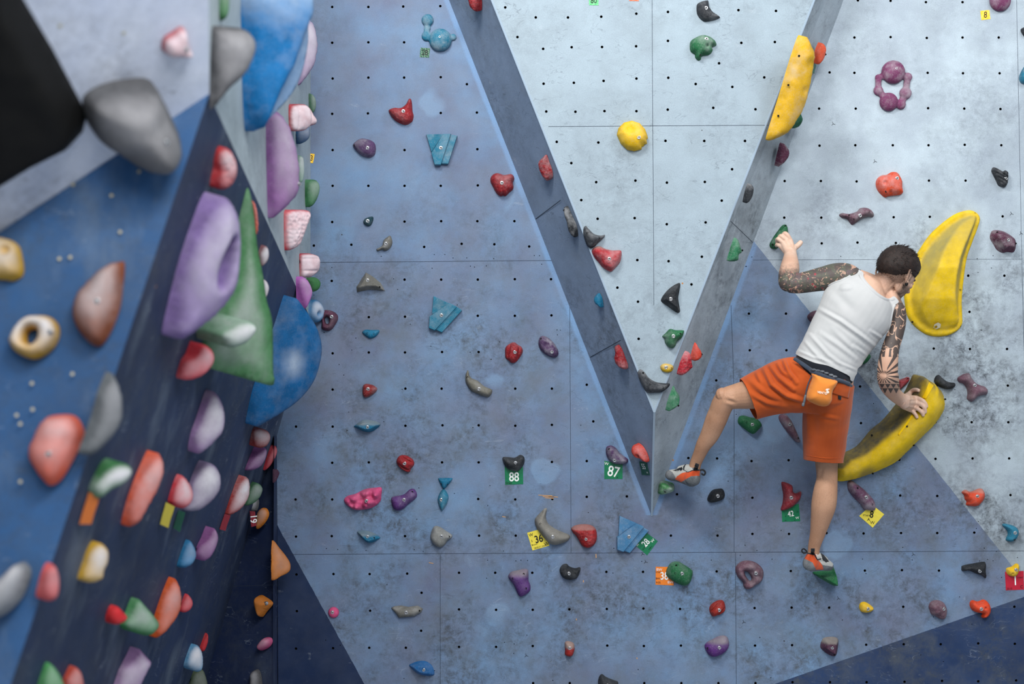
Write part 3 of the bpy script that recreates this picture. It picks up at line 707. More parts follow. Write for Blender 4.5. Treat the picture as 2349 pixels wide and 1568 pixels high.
# ------------------------------------------------------------ right of the wedge
h('green chalky hold under the climber\'s left toes', 'W', 'M5', [(1398,540),(1405,490),(1430,473),(1480,478),(1540,500),(1553,530),(1540,570),(1490,590),(1440,600),(1400,585)], .085, 'lime', None, [(1455,560)], chalk=.8, dishes=[(1450,560,.012,.012)])
h('green hold with a raised back, below the orange shorts', 'W', 'R2', [(888,870),(900,810),(950,795),(1020,815),(1090,830),(1140,890),(1120,930),(1060,988),(1010,975),(930,915)], .04, 'green', (1028,887), [(967,862)], chalk=.05, amp=.006)
h('long plum finger-shaped hold between the thighs', 'W', 'R2', [(1320,830),(1330,790),(1390,780),(1440,830),(1480,900),(1540,1040),(1545,1075),(1520,1080),(1480,1055),(1400,960),(1350,890)], .045, 'plum', (1418,882), [(1508,1030)], chalk=.4)
h('rose red boot-shaped hold over the green tag numbered 42', 'W', 'R4', [(65,240),(100,235),(170,262),(200,290),(205,350),(240,370),(300,348),(300,400),(270,460),(180,540),(60,575),(80,480),(85,380),(70,300)], .045, '#97303b', (163,411), tex='cells', amp=.003, chalk=.15)
h('long plum hold over the yellow tag numbered 8', 'W', 'R4', [(855,270),(865,228),(910,218),(960,250),(1050,320),(1120,390),(1170,450),(1195,530),(1180,575),(1110,575),(1050,560),(1010,500),(930,420),(870,340)], .045, '#6d4763', (1053,408), [(950,298),(1126,492)], chalk=.5)
h('green pointed hold under the climber\'s right toes', 'W', 'R4', [(440,1315),(560,1300),(650,1290),(690,1250),(720,1400),(715,1470),(680,1472),(600,1430),(500,1370)], .10, '#1f6e3f', None, chalk=.1, shape='facet')
h('green elongated hold gripped by the climber\'s left hand', 'W', 'N6', [(60,680),(90,600),(180,450),(290,300),(360,210),(430,165),(490,175),(520,240),(535,380),(480,520),(330,700),(250,780),(140,795),(75,750)], .035, 'green', None, [(438,215),(112,690)], chalk=.35)
h('plum bone-shaped hold above the climber\'s shoulders', 'W', 'R1', [(762,55),(790,35),(860,42),(930,20),(960,-10),(1020,-15),(1070,10),(1092,50),(1080,75),(1040,70),(980,85),(930,120),(890,147),(865,130),(840,95),(790,80)], .04, 'plum', (943,65), [(845,62),(1027,30),(887,97)], chalk=.45)
h('orange hold with a folded left side', 'W', 'N2', [(350,480),(370,410),(430,365),(500,355),(560,322),(630,322),(675,370),(705,450),(710,540),(720,590),(680,625),(530,645),(480,662),(430,630),(370,560)], .05, 'orange', (604,418), [(460,593)], chalk=.4, dishes=[(450,475,.012,.012),(525,600,.008,.012)], amp=.006)
h('dark grey ribbed hold near the right edge', 'W', 'N2', [(1908,300),(1925,262),(1955,257),(2010,285),(2060,310),(2100,295),(2128,330),(2130,390),(2120,480),(2090,525),(2050,520),(2000,500),(1975,450),(1940,380),(1915,330)], .04, 'coal', (2070,418), [(2048,348)], tex='ridges', ang=1.0, bw=.012, amp=.004, chalk=.3)
h('maroon faceted block hold near the right edge', 'W', 'N2', [(1890,1210),(1905,1130),(1940,1103),(2020,1105),(2100,1130),(2180,1180),(2235,1240),(2235,1350),(2200,1400),(2120,1395),(2060,1408),(1985,1370),(1940,1300)], .05, 'maroon', (2083,1243), [(1960,1138),(2208,1288)], chalk=.5, shape='facet')
blob('plum ring of fused balls at the upper right', 'W', 'R6', [(1170,650,106),(1038,700,33),(1038,815,46),(1130,917,84),(1240,938,47),(1282,838,56),(1302,694,42)], [(0,1,30),(1,2,30),(2,3,32),(3,4,34),(4,5,34),(5,6,32),(6,0,34)], '#84395f' if False else 'magenta', (1180,632,0), [(1038,810,2),(1288,823,5)])
blob('plum ball hold cut by the top edge, beside yellow tape', 'W', 'R6', [(2130,10,96)], [], 'magenta', (2143,-2,0))
h('dark hold cut by the right edge, upper one', 'W', 'R6', [(2318,270),(2335,250),(2360,248),(2400,280),(2360,330),(2335,310)], .03, 'coal')
h('blue hold cut by the right edge of the picture', 'W', 'R6', [(2303,700),(2320,650),(2360,590),(2400,640),(2400,740),(2360,755),(2320,745)], .04, 'sea')
h('green hold peeping out right of the climber\'s waist', 'W', '0', [(1966,828),(1980,814),(1992,811),(1997,816),(1995,823),(1985,833),(1972,836)], .03, 'green')
h('plum hold peeping out left of the white tank top', 'W', '0', [(1852,728),(1855,720),(1866,713),(1878,713),(1882,727),(1872,738),(1860,738)], .03, 'plum')
h('red hold behind the lower yellow volume', 'W', 'N8', [(620,230),(700,200),(850,150),(895,165),(900,200),(850,290),(680,445),(630,470),(610,350)], .03, '#a3333c', None, [(830,195)], chalk=.2)
h('black wedge hold right of the lower yellow volume', 'W', 'R3', [(1672,430),(1690,380),(1725,367),(1760,400),(1820,440),(1895,455),(1880,500),(1830,518),(1770,510),(1700,475)], .035, 'black', None, [(1723,435),(1843,483)], chalk=.1)
h('plum crossbone hold right of the black wedge hold', 'W', 'R3', [(1920,400),(1960,370),(2000,352),(2045,352),(2070,400),(2110,450),(2160,475),(2210,490),(2240,530),(2230,570),(2190,580),(2130,600),(2090,640),(2060,648),(2020,620),(2025,560),(2010,500),(1980,460),(1930,440)], .045, 'plum', (2073,475), chalk=.25)
h('orange hold with finger lobes on the pale paint', 'W', 'N5', [(118,130),(160,105),(215,125),(300,92),(345,105),(360,160),(340,220),(280,275),(200,275),(165,262),(170,230),(150,200),(145,165)], .045, '#dd4a27', (257,165), chalk=.15, dishes=[(190,150,.006,.008)], wearf=lambda A, H: np.clip((A[:, 1] - .018) * 60, 0, .5))
h('blue comma-shaped hold at the right edge', 'W', 'N5', [(548,480),(565,462),(640,475),(700,505),(717,550),(700,610),(650,653),(590,640),(588,615),(605,580),(600,540),(570,505)], .035, 'sea', (658,550), [(652,622)], chalk=.1)
h('black trumpet-shaped hold with a flared right end', 'W', 'N5', [(118,930),(130,905),(230,885),(350,865),(372,885),(370,960),(380,1030),(360,1035),(340,1015),(260,985),(200,960),(125,962)], .04, 'black', (285,950), chalk=.1)
h('small yellow knobbed hold over the red tag numbered 1', 'W', 'N5', [(588,950),(600,930),(650,915),(690,885),(720,895),(722,950),(700,1005),(660,1020),(610,1005),(592,980)], .03, 'yellow', (673,943), dishes=[(640,985,.006,.006)], chalk=.2)
h('orange hold with a hooked tail on the navy paint line', 'W', 'N5', [(205,1330),(210,1285),(240,1272),(290,1285),(345,1265),(390,1285),(420,1340),(415,1400),(385,1445),(345,1460),(325,1440),(335,1410),(280,1400),(230,1375)], .045, '#e84a1c', (296,1347), chalk=.05, dishes=[(345,1340,.006,.01)])
h('mauve dimpled hold left of the hooked orange hold', 'W', 'R7', [(1492,870),(1510,830),(1560,812),(1620,830),(1650,880),(1653,930),(1630,980),(1590,980),(1550,955),(1515,940),(1500,900)], .045, 'plum', (1603,879), tex='scales', amp=.008, chalk=.2)
h('small yellow drop-shaped hold near the bottom right', 'W', 'R7', [(868,880),(878,840),(915,828),(960,850),(998,888),(970,915),(925,925),(885,915)], .03, 'yellow', (933,882), chalk=.1)
h('dark maroon faceted hold above the navy paint', 'W', 'R7', [(520,1235),(530,1180),(560,1148),(640,1143),(680,1165),(678,1230),(665,1300),(640,1317),(600,1305),(550,1270)], .05, '#4d2440', (607,1219), [(629,1286)], chalk=.08, shape='facet', wearf=lambda A, H: np.clip((A[:, 1] - .015) * 60, 0, .7))
# ------------------------------------------------------------ holds on the wedge
h('black shark-fin hold at the top of the wedge', 'PC', 'R8', [(1362,60),(1375,30),(1420,10),(1455,3),(1468,10),(1475,60),(1510,110),(1572,153),(1540,175),(1480,190),(1430,193),(1390,165),(1365,120)], .035, 'coal', (1437,88), [(1478,143)], chalk=.25)
h('green lobed hold below the black shark-fin hold', 'PC', 'R8', [(1300,420),(1310,370),(1350,340),(1415,315),(1480,330),(1530,370),(1538,410),(1500,425),(1508,450),(1480,490),(1410,505),(1400,535),(1375,543),(1350,520),(1345,490),(1310,465)], .045, 'green', (1440,367), [(1385,507)], amp=.006, dishes=[(1450,425,.008,.014)], chalk=.4)
h('round yellow hold with a thumb dish and chipped right rim', 'PC', 'R8', [(645,1210),(660,1150),(710,1100),(780,1083),(850,1105),(900,1160),(920,1215),(925,1240),(912,1255),(918,1290),(890,1300),(892,1312),(868,1318),(870,1340),(850,1345),(800,1358),(740,1345),(680,1290)], .06, 'yellow', (833,1248), dishes=[(757,1165,.026,.02)], chalk=.15, sharp=True)
h('black three-cornered hold above the crackled red hold', 'PC', 'M6', [(545,480),(565,462),(590,490),(640,535),(700,548),(735,542),(725,570),(680,610),(640,650),(605,662),(575,640),(555,590),(540,530)], .04, 'coal', None, [(575,530),(680,578),(613,600)], chalk=.3)
h('crackled red hold with a chalky top on the pale wedge face', 'PC', 'M6', [(617,690),(640,655),(690,645),(740,668),(810,682),(870,680),(885,700),(880,760),(865,800),(830,840),(795,872),(760,865),(710,830),(680,790),(640,745)], .05, '#b02a33', (767,764), tex='cells', amp=.003, chalk=.35, wearf=lambda A, H: np.clip((A[:, 1] - .03) * 40, 0, .6), )
h('black fin-shaped hold in the lower half of the wedge face', 'PC', 'M6', [(1410,975),(1405,1050),(1395,1110),(1405,1180),(1412,1225),(1400,1242),(1370,1235),(1300,1185),(1245,1145),(1243,1115),(1280,1060),(1340,1005)], .045, 'black', (1316,1122), [(1350,1118)], chalk=.15, shape='facet')
h('green clustered hold just above the small yellow hold', 'PC', 'M6', [(1250,1455),(1280,1425),(1320,1388),(1370,1398),(1440,1400),(1445,1420),(1425,1470),(1385,1500),(1370,1540),(1340,1560),(1300,1545),(1275,1510),(1270,1475)], .045, 'green', (1341,1453), [(1403,1433)], amp=.01, chalk=.25)
h('small yellow spotted hold near the foot of the wedge face', 'PC', 'M7', [(673,445),(685,425),(715,418),(760,430),(768,455),(750,478),(715,482),(685,470)], .022, 'yellow', (712,446), [(748,452)], chalk=.1, wearf=lambda A, H: np.clip(A[:, 1] * 40 + .3, 0, .5))
h('black boomerang hold filling the bottom of the wedge face', 'PC', 'M7', [(510,480),(530,460),(560,480),(590,520),(640,550),(700,560),(740,562),(735,585),(690,620),(640,628),(580,628),(550,590),(520,530)], .04, 'coal', None, [(545,485),(593,568),(687,590)], chalk=.3)
h('dark red hold cut by the top edge, on the wedge\'s left side', 'PL', 'M1', [(1480,-40),(1580,-40),(1580,10),(1575,50),(1555,100),(1530,95),(1495,60),(1482,20)], .04, 'red', tex='cells', amp=.002, chalk=.1)
h('red pitted hold on the upper left side of the wedge', 'PL', 'N3', [(1185,197),(1215,230),(1250,340),(1290,420),(1305,500),(1295,590),(1250,640),(1210,662),(1160,620),(1110,540),(1075,450),(1060,380),(1070,310),(1140,240)], .02, 'red', tex='cells', amp=.003, chalk=.5)
h('black long hold on the left side of the wedge', 'PL', 'M6', [(370,295),(395,300),(430,370),(470,430),(482,480),(478,550),(465,565),(440,550),(410,500),(395,430),(370,350)], .02, 'black', None, [(380,318)], chalk=.5)
h('small teal hold on the left side of the wedge', 'PL', 'M6', [(640,1115),(660,1080),(680,1067),(700,1085),(712,1120),(708,1195),(680,1180),(650,1155)], .02, 'teal', chalk=.05)
h('red pitted hold low on the left side of the wedge', 'PL', 'M7', [(345,300),(370,287),(400,320),(420,380),(435,430),(425,460),(385,450),(355,420),(343,380),(350,340)], .02, 'red', tex='cells', amp=.003, chalk=.25)
h('salmon red pocket hold above the dark green tag numbered 55', 'PL', 'M5', [(1172,200),(1185,160),(1220,153),(1270,175),(1305,220),(1320,270),(1315,310),(1285,305),(1250,280),(1215,270),(1185,240)], .03, '#d84636', dishes=[(1240,250,.009,.02)], chalk=.4)
h('lattice red hold on the right side of the wedge', 'PR', 'M7', [(870,332),(890,360),(893,400),(900,440),(880,465),(850,490),(825,503),(805,490),(810,430),(830,370)], .025, '#b02532', tex='cells', amp=.004, chalk=.55)
h('small orange red cone hold beside the lattice red hold', 'PR', 'M7', [(925,268),(945,300),(968,340),(962,375),(930,398),(908,390),(905,330),(912,290)], .02, '#d8452e', None, [(957,348)], chalk=.2)
h('green angular hold low on the right side of the wedge', 'PR', 'M7', [(768,580),(785,610),(810,650),(808,700),(790,730),(750,755),(730,755),(728,680),(750,620)], .025, '#2f7d55', None, [(788,715)], chalk=.3, shape='facet')
h('green knobbly hold midway on the right side of the wedge', 'PR', 'M6', [(1845,740),(1870,640),(1905,570),(1935,600),(1950,650),(1962,700),(1930,720),(1925,770),(1880,782),(1842,775)], .025, '#2d7d55', None, [(1958,678)], amp=.008, chalk=.3)
h('small black oval hold on the right side of the wedge', 'PR', '0', [(1709,452),(1711,430),(1718,421),(1727,428),(1724,450),(1712,466)], .02, 'coal', chalk=.4)
h('plum half-moon hold just below the yellow banana volume', 'PR', 'R6', [(143,1480),(145,1320),(165,1285),(200,1295),(235,1350),(232,1400),(200,1450),(155,1488)], .02, 'maroon', chalk=.5)
h('green dark hold tucked under the yellow banana volume', 'PR', 'R6', [(252,1120),(260,1070),(320,1010),(350,1040),(355,1080),(330,1130),(290,1150),(255,1148)], .02, '#1c5f45', amp=.01, chalk=.1)
h('orange cone hold right of the yellow banana volume', 'PR', 'R6', [(468,465),(500,410),(535,387),(565,420),(565,470),(540,540),(500,578),(480,550)], .02, '#ea5a30', None, [(553,485)], chalk=.15)
hold('yellow banana-shaped volume on the right side of the wedge', 'PR', 'R6', [(35,1240),(50,1170),(110,1000),(180,800),(240,600),(300,450),(340,370),(385,332),(410,345),(430,400),(465,460),(465,520),(445,640),(415,780),(380,920),(300,1080),(220,1190),(130,1240),(60,1262)], .045, '#e3b321', None, [(300,495),(200,755),(110,1030)],
     chalk=.3, name='climbing_volume', cat='climbing volume', res=48, dishes=[(395,560,.03,.015),(340,800,.02,.008)])
# ------------------------------------------------------------ yellow volumes beside the climber
SO = [(1380,850),(1382,780),(1420,640),(1470,480),(1530,370),(1620,240),(1750,120),(1870,40),(1990,8),(2060,30),(2095,80),(2080,160),(2020,320),(1970,470),(1940,680),(1925,850),(1928,1000),(1928,1080),(1890,1140),(1800,1190),(1690,1205),(1580,1180),(1470,1100),(1405,1000)]
SI = [(1432,850),(1436,780),(1470,650),(1520,500),(1580,390),(1670,275),(1790,165),(1890,95),(1990,62),(2035,72),(2046,95),(2030,150),(1975,310),(1922,470),(1892,680),(1878,850),(1878,1000),(1872,1080),(1845,1105),(1780,1135),(1690,1148),(1600,1128),(1510,1065),(1455,985)]
SC_ = [(1995,78),(1850,185),(1705,380),(1610,600),(1540,800),(1500,930),(1560,1050),(1640,1110),(1720,1120),(1800,1105),(1868,1078),(1832,960),(1796,800),(1812,560),(1895,340),(2034,92)]
FRS = Frame('W', [cp('R1', p) for p in SO], 'W')
def uvc(pts): return [FRS.uv(*cp('R1', p)) for p in pts]
def hf_scoop(A, d, hh):
    si, sc = uvc(SI), [tuple(x) for x in catmull(uvc(SC_), 3)]
    ins, inc = inside(A, si), inside(A, sc)
    di, dc = seg_dist(A, si), seg_dist(A, sc)
    yy = np.array([FRS.uv(*cp('R1', (1700, y)))[1] for y in (60, 300, 560, 850, 1050, 1130)])
    Hm = np.interp(-A[:, 1], -yy, [.012, .075, .11, .085, .035, .006])
    f = np.where(inc, 1.0, di / (di + dc + 1e-9)) * ins
    return np.clip(d / .006, 0, 1) * .018 + Hm * f
def wf_scoop(A, hh):
    si, sc = uvc(SI), [tuple(x) for x in catmull(uvc(SC_), 3)]
    ins, inc = inside(A, si), inside(A, sc)
    di, dc = seg_dist(A, si), seg_dist(A, sc)
    bl = np.clip(.5 + np.where(inc, dc, -dc) / .014, 0, 1); be = np.clip(.5 + np.where(ins, di, -di) / .014, 0, 1)
    w = (bl * np.clip((A[:, 1] + .02) * 1.8, 0, .42) + (1 - bl) * np.clip((A[:, 1] + .20) * 2.6, .1, .85)) * be
    return w
r_, fr_, A_, hh_ = hold('tall yellow wall volume with a broad flat rim, right of the climber\'s head', 'W', 'R1', SO,
     .14, 'macro', None, [(2038,43),(1628,275),(1955,412),(1898,763),(1447,1066),(1898,1105)], chalk=.1, name='climbing_volume', cat='climbing volume', hfun=hf_scoop, wearf=wf_scoop, res=84, shape='facet', lump=0, mkw=dict(wear='#85825a', speck=.08))
hx = [cp('R1', (1667 + 37 * math.cos(a), 1103 + 32 * math.sin(a))) for a in [k * math.pi / 3 + .5 for k in range(6)]]
bm = bmesh.new(); ctr = cp('R1', (1660, 1110))
ro = [bm.verts.new(surf_at(fr_, A_, hh_, *q) + Vector((0, -.004, 0))) for q in hx]
ri = [bm.verts.new(surf_at(fr_, A_, hh_, ctr[0] + (q[0] - 1740 - 1667 / 4.127) * .42 - 1, ctr[1] + (q[1] - 480 - 1103 / 4.127) * .42 + .5) + Vector((0, -.004, 0))) for q in hx]
for k in range(6): bm.faces.new((ro[k], ro[(k + 1) % 6], ri[(k + 1) % 6], ri[k]))
tag(from_bm('hexagon_mark', bm, plain('pale_print', '#ddd6b8'), r_), 'pale hexagonal maker mark')

UP = [(1460,362),(1420,420),(1350,560),(1240,710),(1120,850),(1000,950),(850,1120),(700,1200),(640,1300)]
LO = [(1560,395),(1680,465),(1750,550),(1778,640),(1770,740),(1680,880),(1530,1030),(1400,1160),(1260,1290),(1100,1370),(950,1430),(800,1475),(660,1490)]
frv = None
def uvs(pts): return [FRV.uv(*cp('R3', p)) for p in pts]
def hf_vol(A, d, hh):
    d1 = seg_dist(A, uvs(UP), False); d2 = seg_dist(A, uvs(LO), False)
    t = d1 / (d1 + d2 + 1e-9)
    f = np.where(t < .42, np.sin(np.clip(t / .42, 0, 1) * math.pi / 2) ** .8, np.cos((t - .42) / .58 * math.pi / 2) ** .75)
    g = np.interp(A[:, 0], uvs([(700, 1300)])[0][:1] + uvs([(1450, 700)])[0][:1], [.45, 1.0])
    return .012 + .17 * f * g * np.clip((d + .004) / .02, 0, 1)
def wf_vol(A, hh):
    d1 = seg_dist(A, uvs(UP), False); d2 = seg_dist(A, uvs(LO), False); t = d1 / (d1 + d2 + 1e-9)
    w = np.clip((.30 - t) * 12, 0, 1)
    top = seg_dist(A, uvs([(1460, 362), (1600, 420), (1700, 480)]), False); w = np.maximum(w, np.clip((.07 - top) * 16, 0, .9))
    st = seg_dist(A, uvs([(1650, 440), (1590, 560), (1440, 800), (1330, 950), (1130, 1170)]), False)
    w = w * np.clip((st - .008) * 250, 0, 1)
    b = np.linalg.norm(A - np.array(uvs([(930, 1400)])[0]), axis=1); w = np.maximum(w, np.clip((.05 - b) * 20, 0, .55))
    return w
_ol = LO[::1] + UP[::-1]
_ol = [(1460,362)] + LO + [(640,1420)] + UP[::-1][:-1]
FRV = Frame('W', [cp('R3', p) for p in _ol], 'W')
hold('long curved yellow wall volume under the climber\'s right hand', 'W', 'R3', _ol, .17, 'macro', None, [(1727,615),(1287,890),(1415,1100),(1003,1402),(985,997)], chalk=.08, name='climbing_volume', cat='climbing volume', hfun=hf_vol, wearf=wf_vol, res=90, lump=0, mkw=dict(wear='#5d5948', speck=.08))
LOWVOL = [o for o in bpy.data.objects if o.get('label', '').startswith('long curved yellow')][0]
# ------------------------------------------------------------ route tags
FONT_N = [0]
def text_mesh(txt, size, mat, pos, u, v, n, parent, name, bold=.0, squeeze=1.0):
    cu = bpy.data.curves.new('t', 'FONT'); cu.body = txt; cu.size = size; cu.offset = bold; cu.align_x = 'CENTER'; cu.align_y = 'CENTER'; cu.extrude = 0
    o = bpy.data.objects.new('t', cu); COL.objects.link(o)
    bpy.context.view_layer.update(); dg = bpy.context.evaluated_depsgraph_get()
    me = bpy.data.meshes.new_from_object(o.evaluated_get(dg)); bpy.data.objects.remove(o); bpy.data.curves.remove(cu)
    M = Matrix(((u.x * squeeze, v.x, n.x, pos.x), (u.y * squeeze, v.y, n.y, pos.y), (u.z * squeeze, v.z, n.z, pos.z), (0, 0, 0, 1)))
    me.transform(M); me.name = name
    return link(name, me, mat, parent, smooth=False)
M_white = plain('print_white', '#e4e8e6', .5); M_ink = plain('print_black', '#15181a', .6)
TAGM = {k: plain('tag_card_' + k, v, .32, spec=.45) for k, v in dict(green='#12704a', dgreen='#0c4a38', yellow='#e6d44a', orange='#e07b25', red='#b01a33', tape_green='#1d5a3f', tape_lime='#4fb070', tape_yellow='#f0c030', tape_orange='#e2653d', dyellow='#a89c3a', maroon='#7c1f2c', rust='#b5642b').items()}
def route_tag(label, face, c, quad, color, number=None, ncol='white', at=(.5, .5), size=.5, marks=(), scrib=(), rot=0, tape=False, lift=.0012, mode=None):
    """quad: corners top-left, top-right, bottom-right, bottom-left as printed"""
    q = [cp(c, p) for p in quad]
    if mode == 'F':
        fr = Frame(face, q, 'F', .004); pts = [fr.pt(*p) for p in q]; n = fr.n
    else: n = PLANES[face][0]; pts = [on_plane(face, *p, lift) for p in q]
    root = empty('tape_square' if tape else 'route_tag', sum(pts, Vector()) / 4 - n * lift)
    tag(root, label, 'tape marker' if tape else 'route tag', 'route tags and tape markers')
    bm = bmesh.new(); N = 6
    g = [[bm.verts.new((pts[0].lerp(pts[1], i / N)).lerp(pts[3].lerp(pts[2], i / N), j / N) + n * .0006 * math.sin(i * 2.1 + j * 1.3)) for i in range(N + 1)] for j in range(N + 1)]
    for j in range(N):
        for i in range(N): bm.faces.new((g[j][i], g[j][i + 1], g[j + 1][i + 1], g[j + 1][i]))
    e = [x for x in bm.edges if len(x.link_faces) == 1]; r = bmesh.ops.extrude_edge_only(bm, edges=e)
    for v in r['geom']:
        if isinstance(v, bmesh.types.BMVert): v.co -= n * (n.dot(v.co) - n.dot(pts[0]) + lift * .8)
    o = from_bm('card', bm, TAGM[color], root, smooth=False)
    U = pts[1] - pts[0]; V = pts[0] - pts[3]; w = U.length; hgt = V.length; u = U.normalized(); v = V.normalized()
    v = (v - u * v.dot(u)).normalized()
    if rot:
        cr, sr = math.cos(rot), math.sin(rot); u2, v2 = u * cr + v * sr, v * cr - u * sr
    else: u2, v2 = u, v
    at_ = lambda a, b: pts[0].lerp(pts[1], a).lerp(pts[3].lerp(pts[2], a), b) + n * .0014
    M = M_white if ncol == 'white' else M_ink
    if number: text_mesh(number, hgt * size * 1.35, M, at_(*at), u2, v2, n, root, 'number', bold=hgt * .009 if not tape else 0, squeeze=.8)
    for mt, ma, ms, mc in marks: text_mesh(mt, hgt * ms * 1.35, M_white if mc == 'white' else M_ink, at_(*ma), u2, v2, n, root, 'printed_mark', bold=0)
    for st, sa, ss in scrib: text_mesh(st, hgt * ss * 1.35, M_ink, at_(*sa), u2, v2, n, root, 'handwriting', bold=.0)
    return root
rt = route_tag
rt('green tape square handwritten 28 under the teal ball hold', 'W', 'M1', [(1037,428),(1122,433),(1113,517),(1028,513)], 'tape_green', '28', 'ink', tape=True, size=.6)
rt('yellow tape square marked 3 at the left edge of the back wall', 'W', '0', [(704,351),(722,353),(718,374),(701,372)], 'tape_yellow', '3', 'ink', tape=True, size=.6, at=(.7,.5))
rt('bright green tape square cut by the top edge', 'PC', 'R8', [(395,-36),(480,-36),(482,48),(397,46)], 'tape_lime', '80', 'ink', tape=True, size=.65)
rt('orange tape square cut by the top edge', 'PC', 'R8', [(757,-74),(841,-74),(843,10),(757,8)], 'tape_orange', tape=True)
rt('yellow tape square handwritten 8 by the plum ball hold', 'W', 'R6', [(1957,98),(2037,90),(2048,170),(1967,180)], 'tape_yellow', '8', 'ink', tape=True, size=.7, rot=-.1)
rt('small green tape behind the yellow banana volume', 'PR', 'R6', [(455,560),(484,580),(465,662),(440,650)], 'tape_green', tape=True)
rt('green route tag numbered 88 under the black cradle hold', 'W', 'M5', [(30,352),(194,350),(197,508),(35,514)], 'green', '88', 'white', (.5,.6), .52, scrib=[('Grazi', (.2,.9), .12)])
rt('green route tag numbered 87 under the purple bean hold', 'W', 'M5', [(925,298),(1090,330),(1088,462),(925,462)], 'green', '87', 'white', (.5,.58), .6, marks=[('W', (.12,.15), .17, 'white')], scrib=[('A', (.72,.9), .1)])
rt('dark green route tag numbered 55 on the wedge', 'PL', 'M5', [(1238,308),(1302,312),(1333,430),(1262,425)], 'dgreen', '55', 'white', (.5,.35), .42, marks=[('W', (.8,.8), .15, 'white')])
rt('yellow route tag numbered 36 behind the grey crescent hold', 'W', 'M5', [(232,945),(388,902),(432,1060),(280,1103)], 'yellow', '36', 'ink', (.52,.5), .42, marks=[('W', (.17,.17), .17, 'ink'),('W', (.87,.87), .2, 'ink')], scrib=[('18.02.21 monik', (.5,.92), .09),('Bruno', (.2,.72), .09),('2', (.12,.5), .12)])
rt('green route tag numbered 28 beside the sky blue angular hold', 'W', 'M5', [(1205,1058),(1305,945),(1405,1020),(1310,1147)], 'green', '28', 'white', (.50,.42), .44, marks=[('W', (.84,.70), .2, 'white'),('W', (.1,.09), .15, 'white')], scrib=[('KCK', (.22,.55), .11),('mali L', (.45,.86), .1)])
rt('orange route tag numbered 38 behind the green block hold', 'W', 'M5', [(1387,1250),(1547,1252),(1547,1417),(1385,1410)], 'orange', '38', 'white', (.48,.52), .45, marks=[('BW', (.2,.16), .15, 'white'),('BW', (.82,.84), .15, 'white')], scrib=[('BAN', (.15,.65), .11),('9.05.', (.17,.88), .11),('START', (.17,.3), .08)])
rt('green route tag numbered 42 under the red boot-shaped hold', 'W', 'R4', [(68,560),(275,494),(290,705),(75,712)], 'green', '42', 'white', (.5,.5), .45, marks=[('W', (.85,.8), .2, 'white')], scrib=[('CS', (.87,.45), .1),('A', (.2,.6), .12),('PM.', (.2,.92), .08),('C', (.7,.93), .1)], rot=-.15)
rt('yellow route tag numbered 8 turned on its corner', 'W', 'R4', [(998,642),(1150,505),(1298,622),(1160,782)], 'yellow', '8', 'ink', (.527,.444), .40, marks=[('W', (.2,.80), .18, 'ink')], scrib=[('START', (.30,.27), .10),('A', (.20,.52), .18)], rot=-.85)
rt('red route tag numbered 1 at the right edge', 'W', 'N5', [(578,972),(775,963),(779,1160),(588,1167)], 'red', '1', 'white', (.53,.52), .52, scrib=[('23.12', (.2,.92), .1),('C', (.87,.85), .16),('START', (.8,.35), .08)])
# ------------------------------------------------------------ left wall, close and out of focus
RIM = dict(wearf=lambda A, hh: np.clip(hh / hh.max() * 2.6 - .35, 0, 1), mkw=dict(wear='#d6c6cc', cs=7.0, speck=.05))
def L(label, face, c, pts, H, color, **kw):
    ck = kw.pop('chalk', .3)
    if 'wearf' not in kw and ck > .15:
        kw['wearf'] = lambda A, hh: np.clip((hh / hh.max() - .35) * 1.6, 0, 1) * min(1.0, ck * 1.05) * np.clip(.75 + A[:, 1] / (np.abs(A[:, 1]).max() + 1e-9) * .7, 0, 1)
        kw.setdefault('mkw', dict(wear='#d3d3d8', cs=7.0, speck=.05))
    else: kw.setdefault('mkw', dict(wear='#b9c6d4', cs=7.0, speck=.05))
    return hold(label, face, c, pts, H, color, chalk=ck * .45, **kw)
L('chalky pink red hold high on the pale panel', 'A', 'L1', [(1115,330),(1130,260),(1190,220),(1240,185),(1275,200),(1290,290),(1320,360),(1270,372),(1200,368),(1150,370)], .05, 'rose', chalk=.9, bolt=(1240,285), **RIM)
L('big grey rounded sloper hanging over the blue panel', 'A', 'L1', [(575,700),(600,640),(680,595),(780,570),(860,565),(1000,570),(1080,610),(1120,680),(1180,800),(1230,920),(1245,1010),(1210,1110),(1130,1170),(1040,1170),(930,1130),(820,1060),(700,980),(640,900),(600,800)],   .16, '#5f6063', mode='F', chalk=.35, bolt=(1070,880), res=44)
L('grey drop-shaped sloper beside the big blue bowl', 'B', 'L1', [(1440,200),(1500,180),(1560,182),(1680,200),(1740,260),(1750,350),(1700,480),(1640,560),(1550,640),(1480,740),(1455,740),(1450,600),(1440,400)], .05, '#515256', chalk=.35)
BO = [(1690,-80),(1900,-110),(2090,-60),(2110,60),(2128,200),(2125,320),(2080,520),(2000,670),(1850,830),(1790,880),(1745,905),(1705,820),(1675,600),(1690,480),(1715,380),(1700,150)]
RL = [(2098,-60),(2098,60),(2060,140),(2010,270),(1955,420),(1880,570),(1800,740),(1745,905)]
FRB = Frame('B', [cp('L1', p) for p in BO], 'F')
def bowl_side(A):
    rl = [FRB.uv(*cp('L1', p)) for p in RL]; poly = rl + [FRB.uv(*cp('L1', p)) for p in [(1900, 1100), (2300, 700), (2300, -100)]]
    return seg_dist(A, rl, False), inside(A, poly)
def hf_bowl(A, d, hh):
    dr, ins = bowl_side(A)
    return np.where(ins, np.clip(.055 - dr * 1.3, .006, 1), np.minimum(.09, hh + .05 * np.clip(1 - dr * 5, 0, 1) * np.clip(d / .02, 0, 1)))
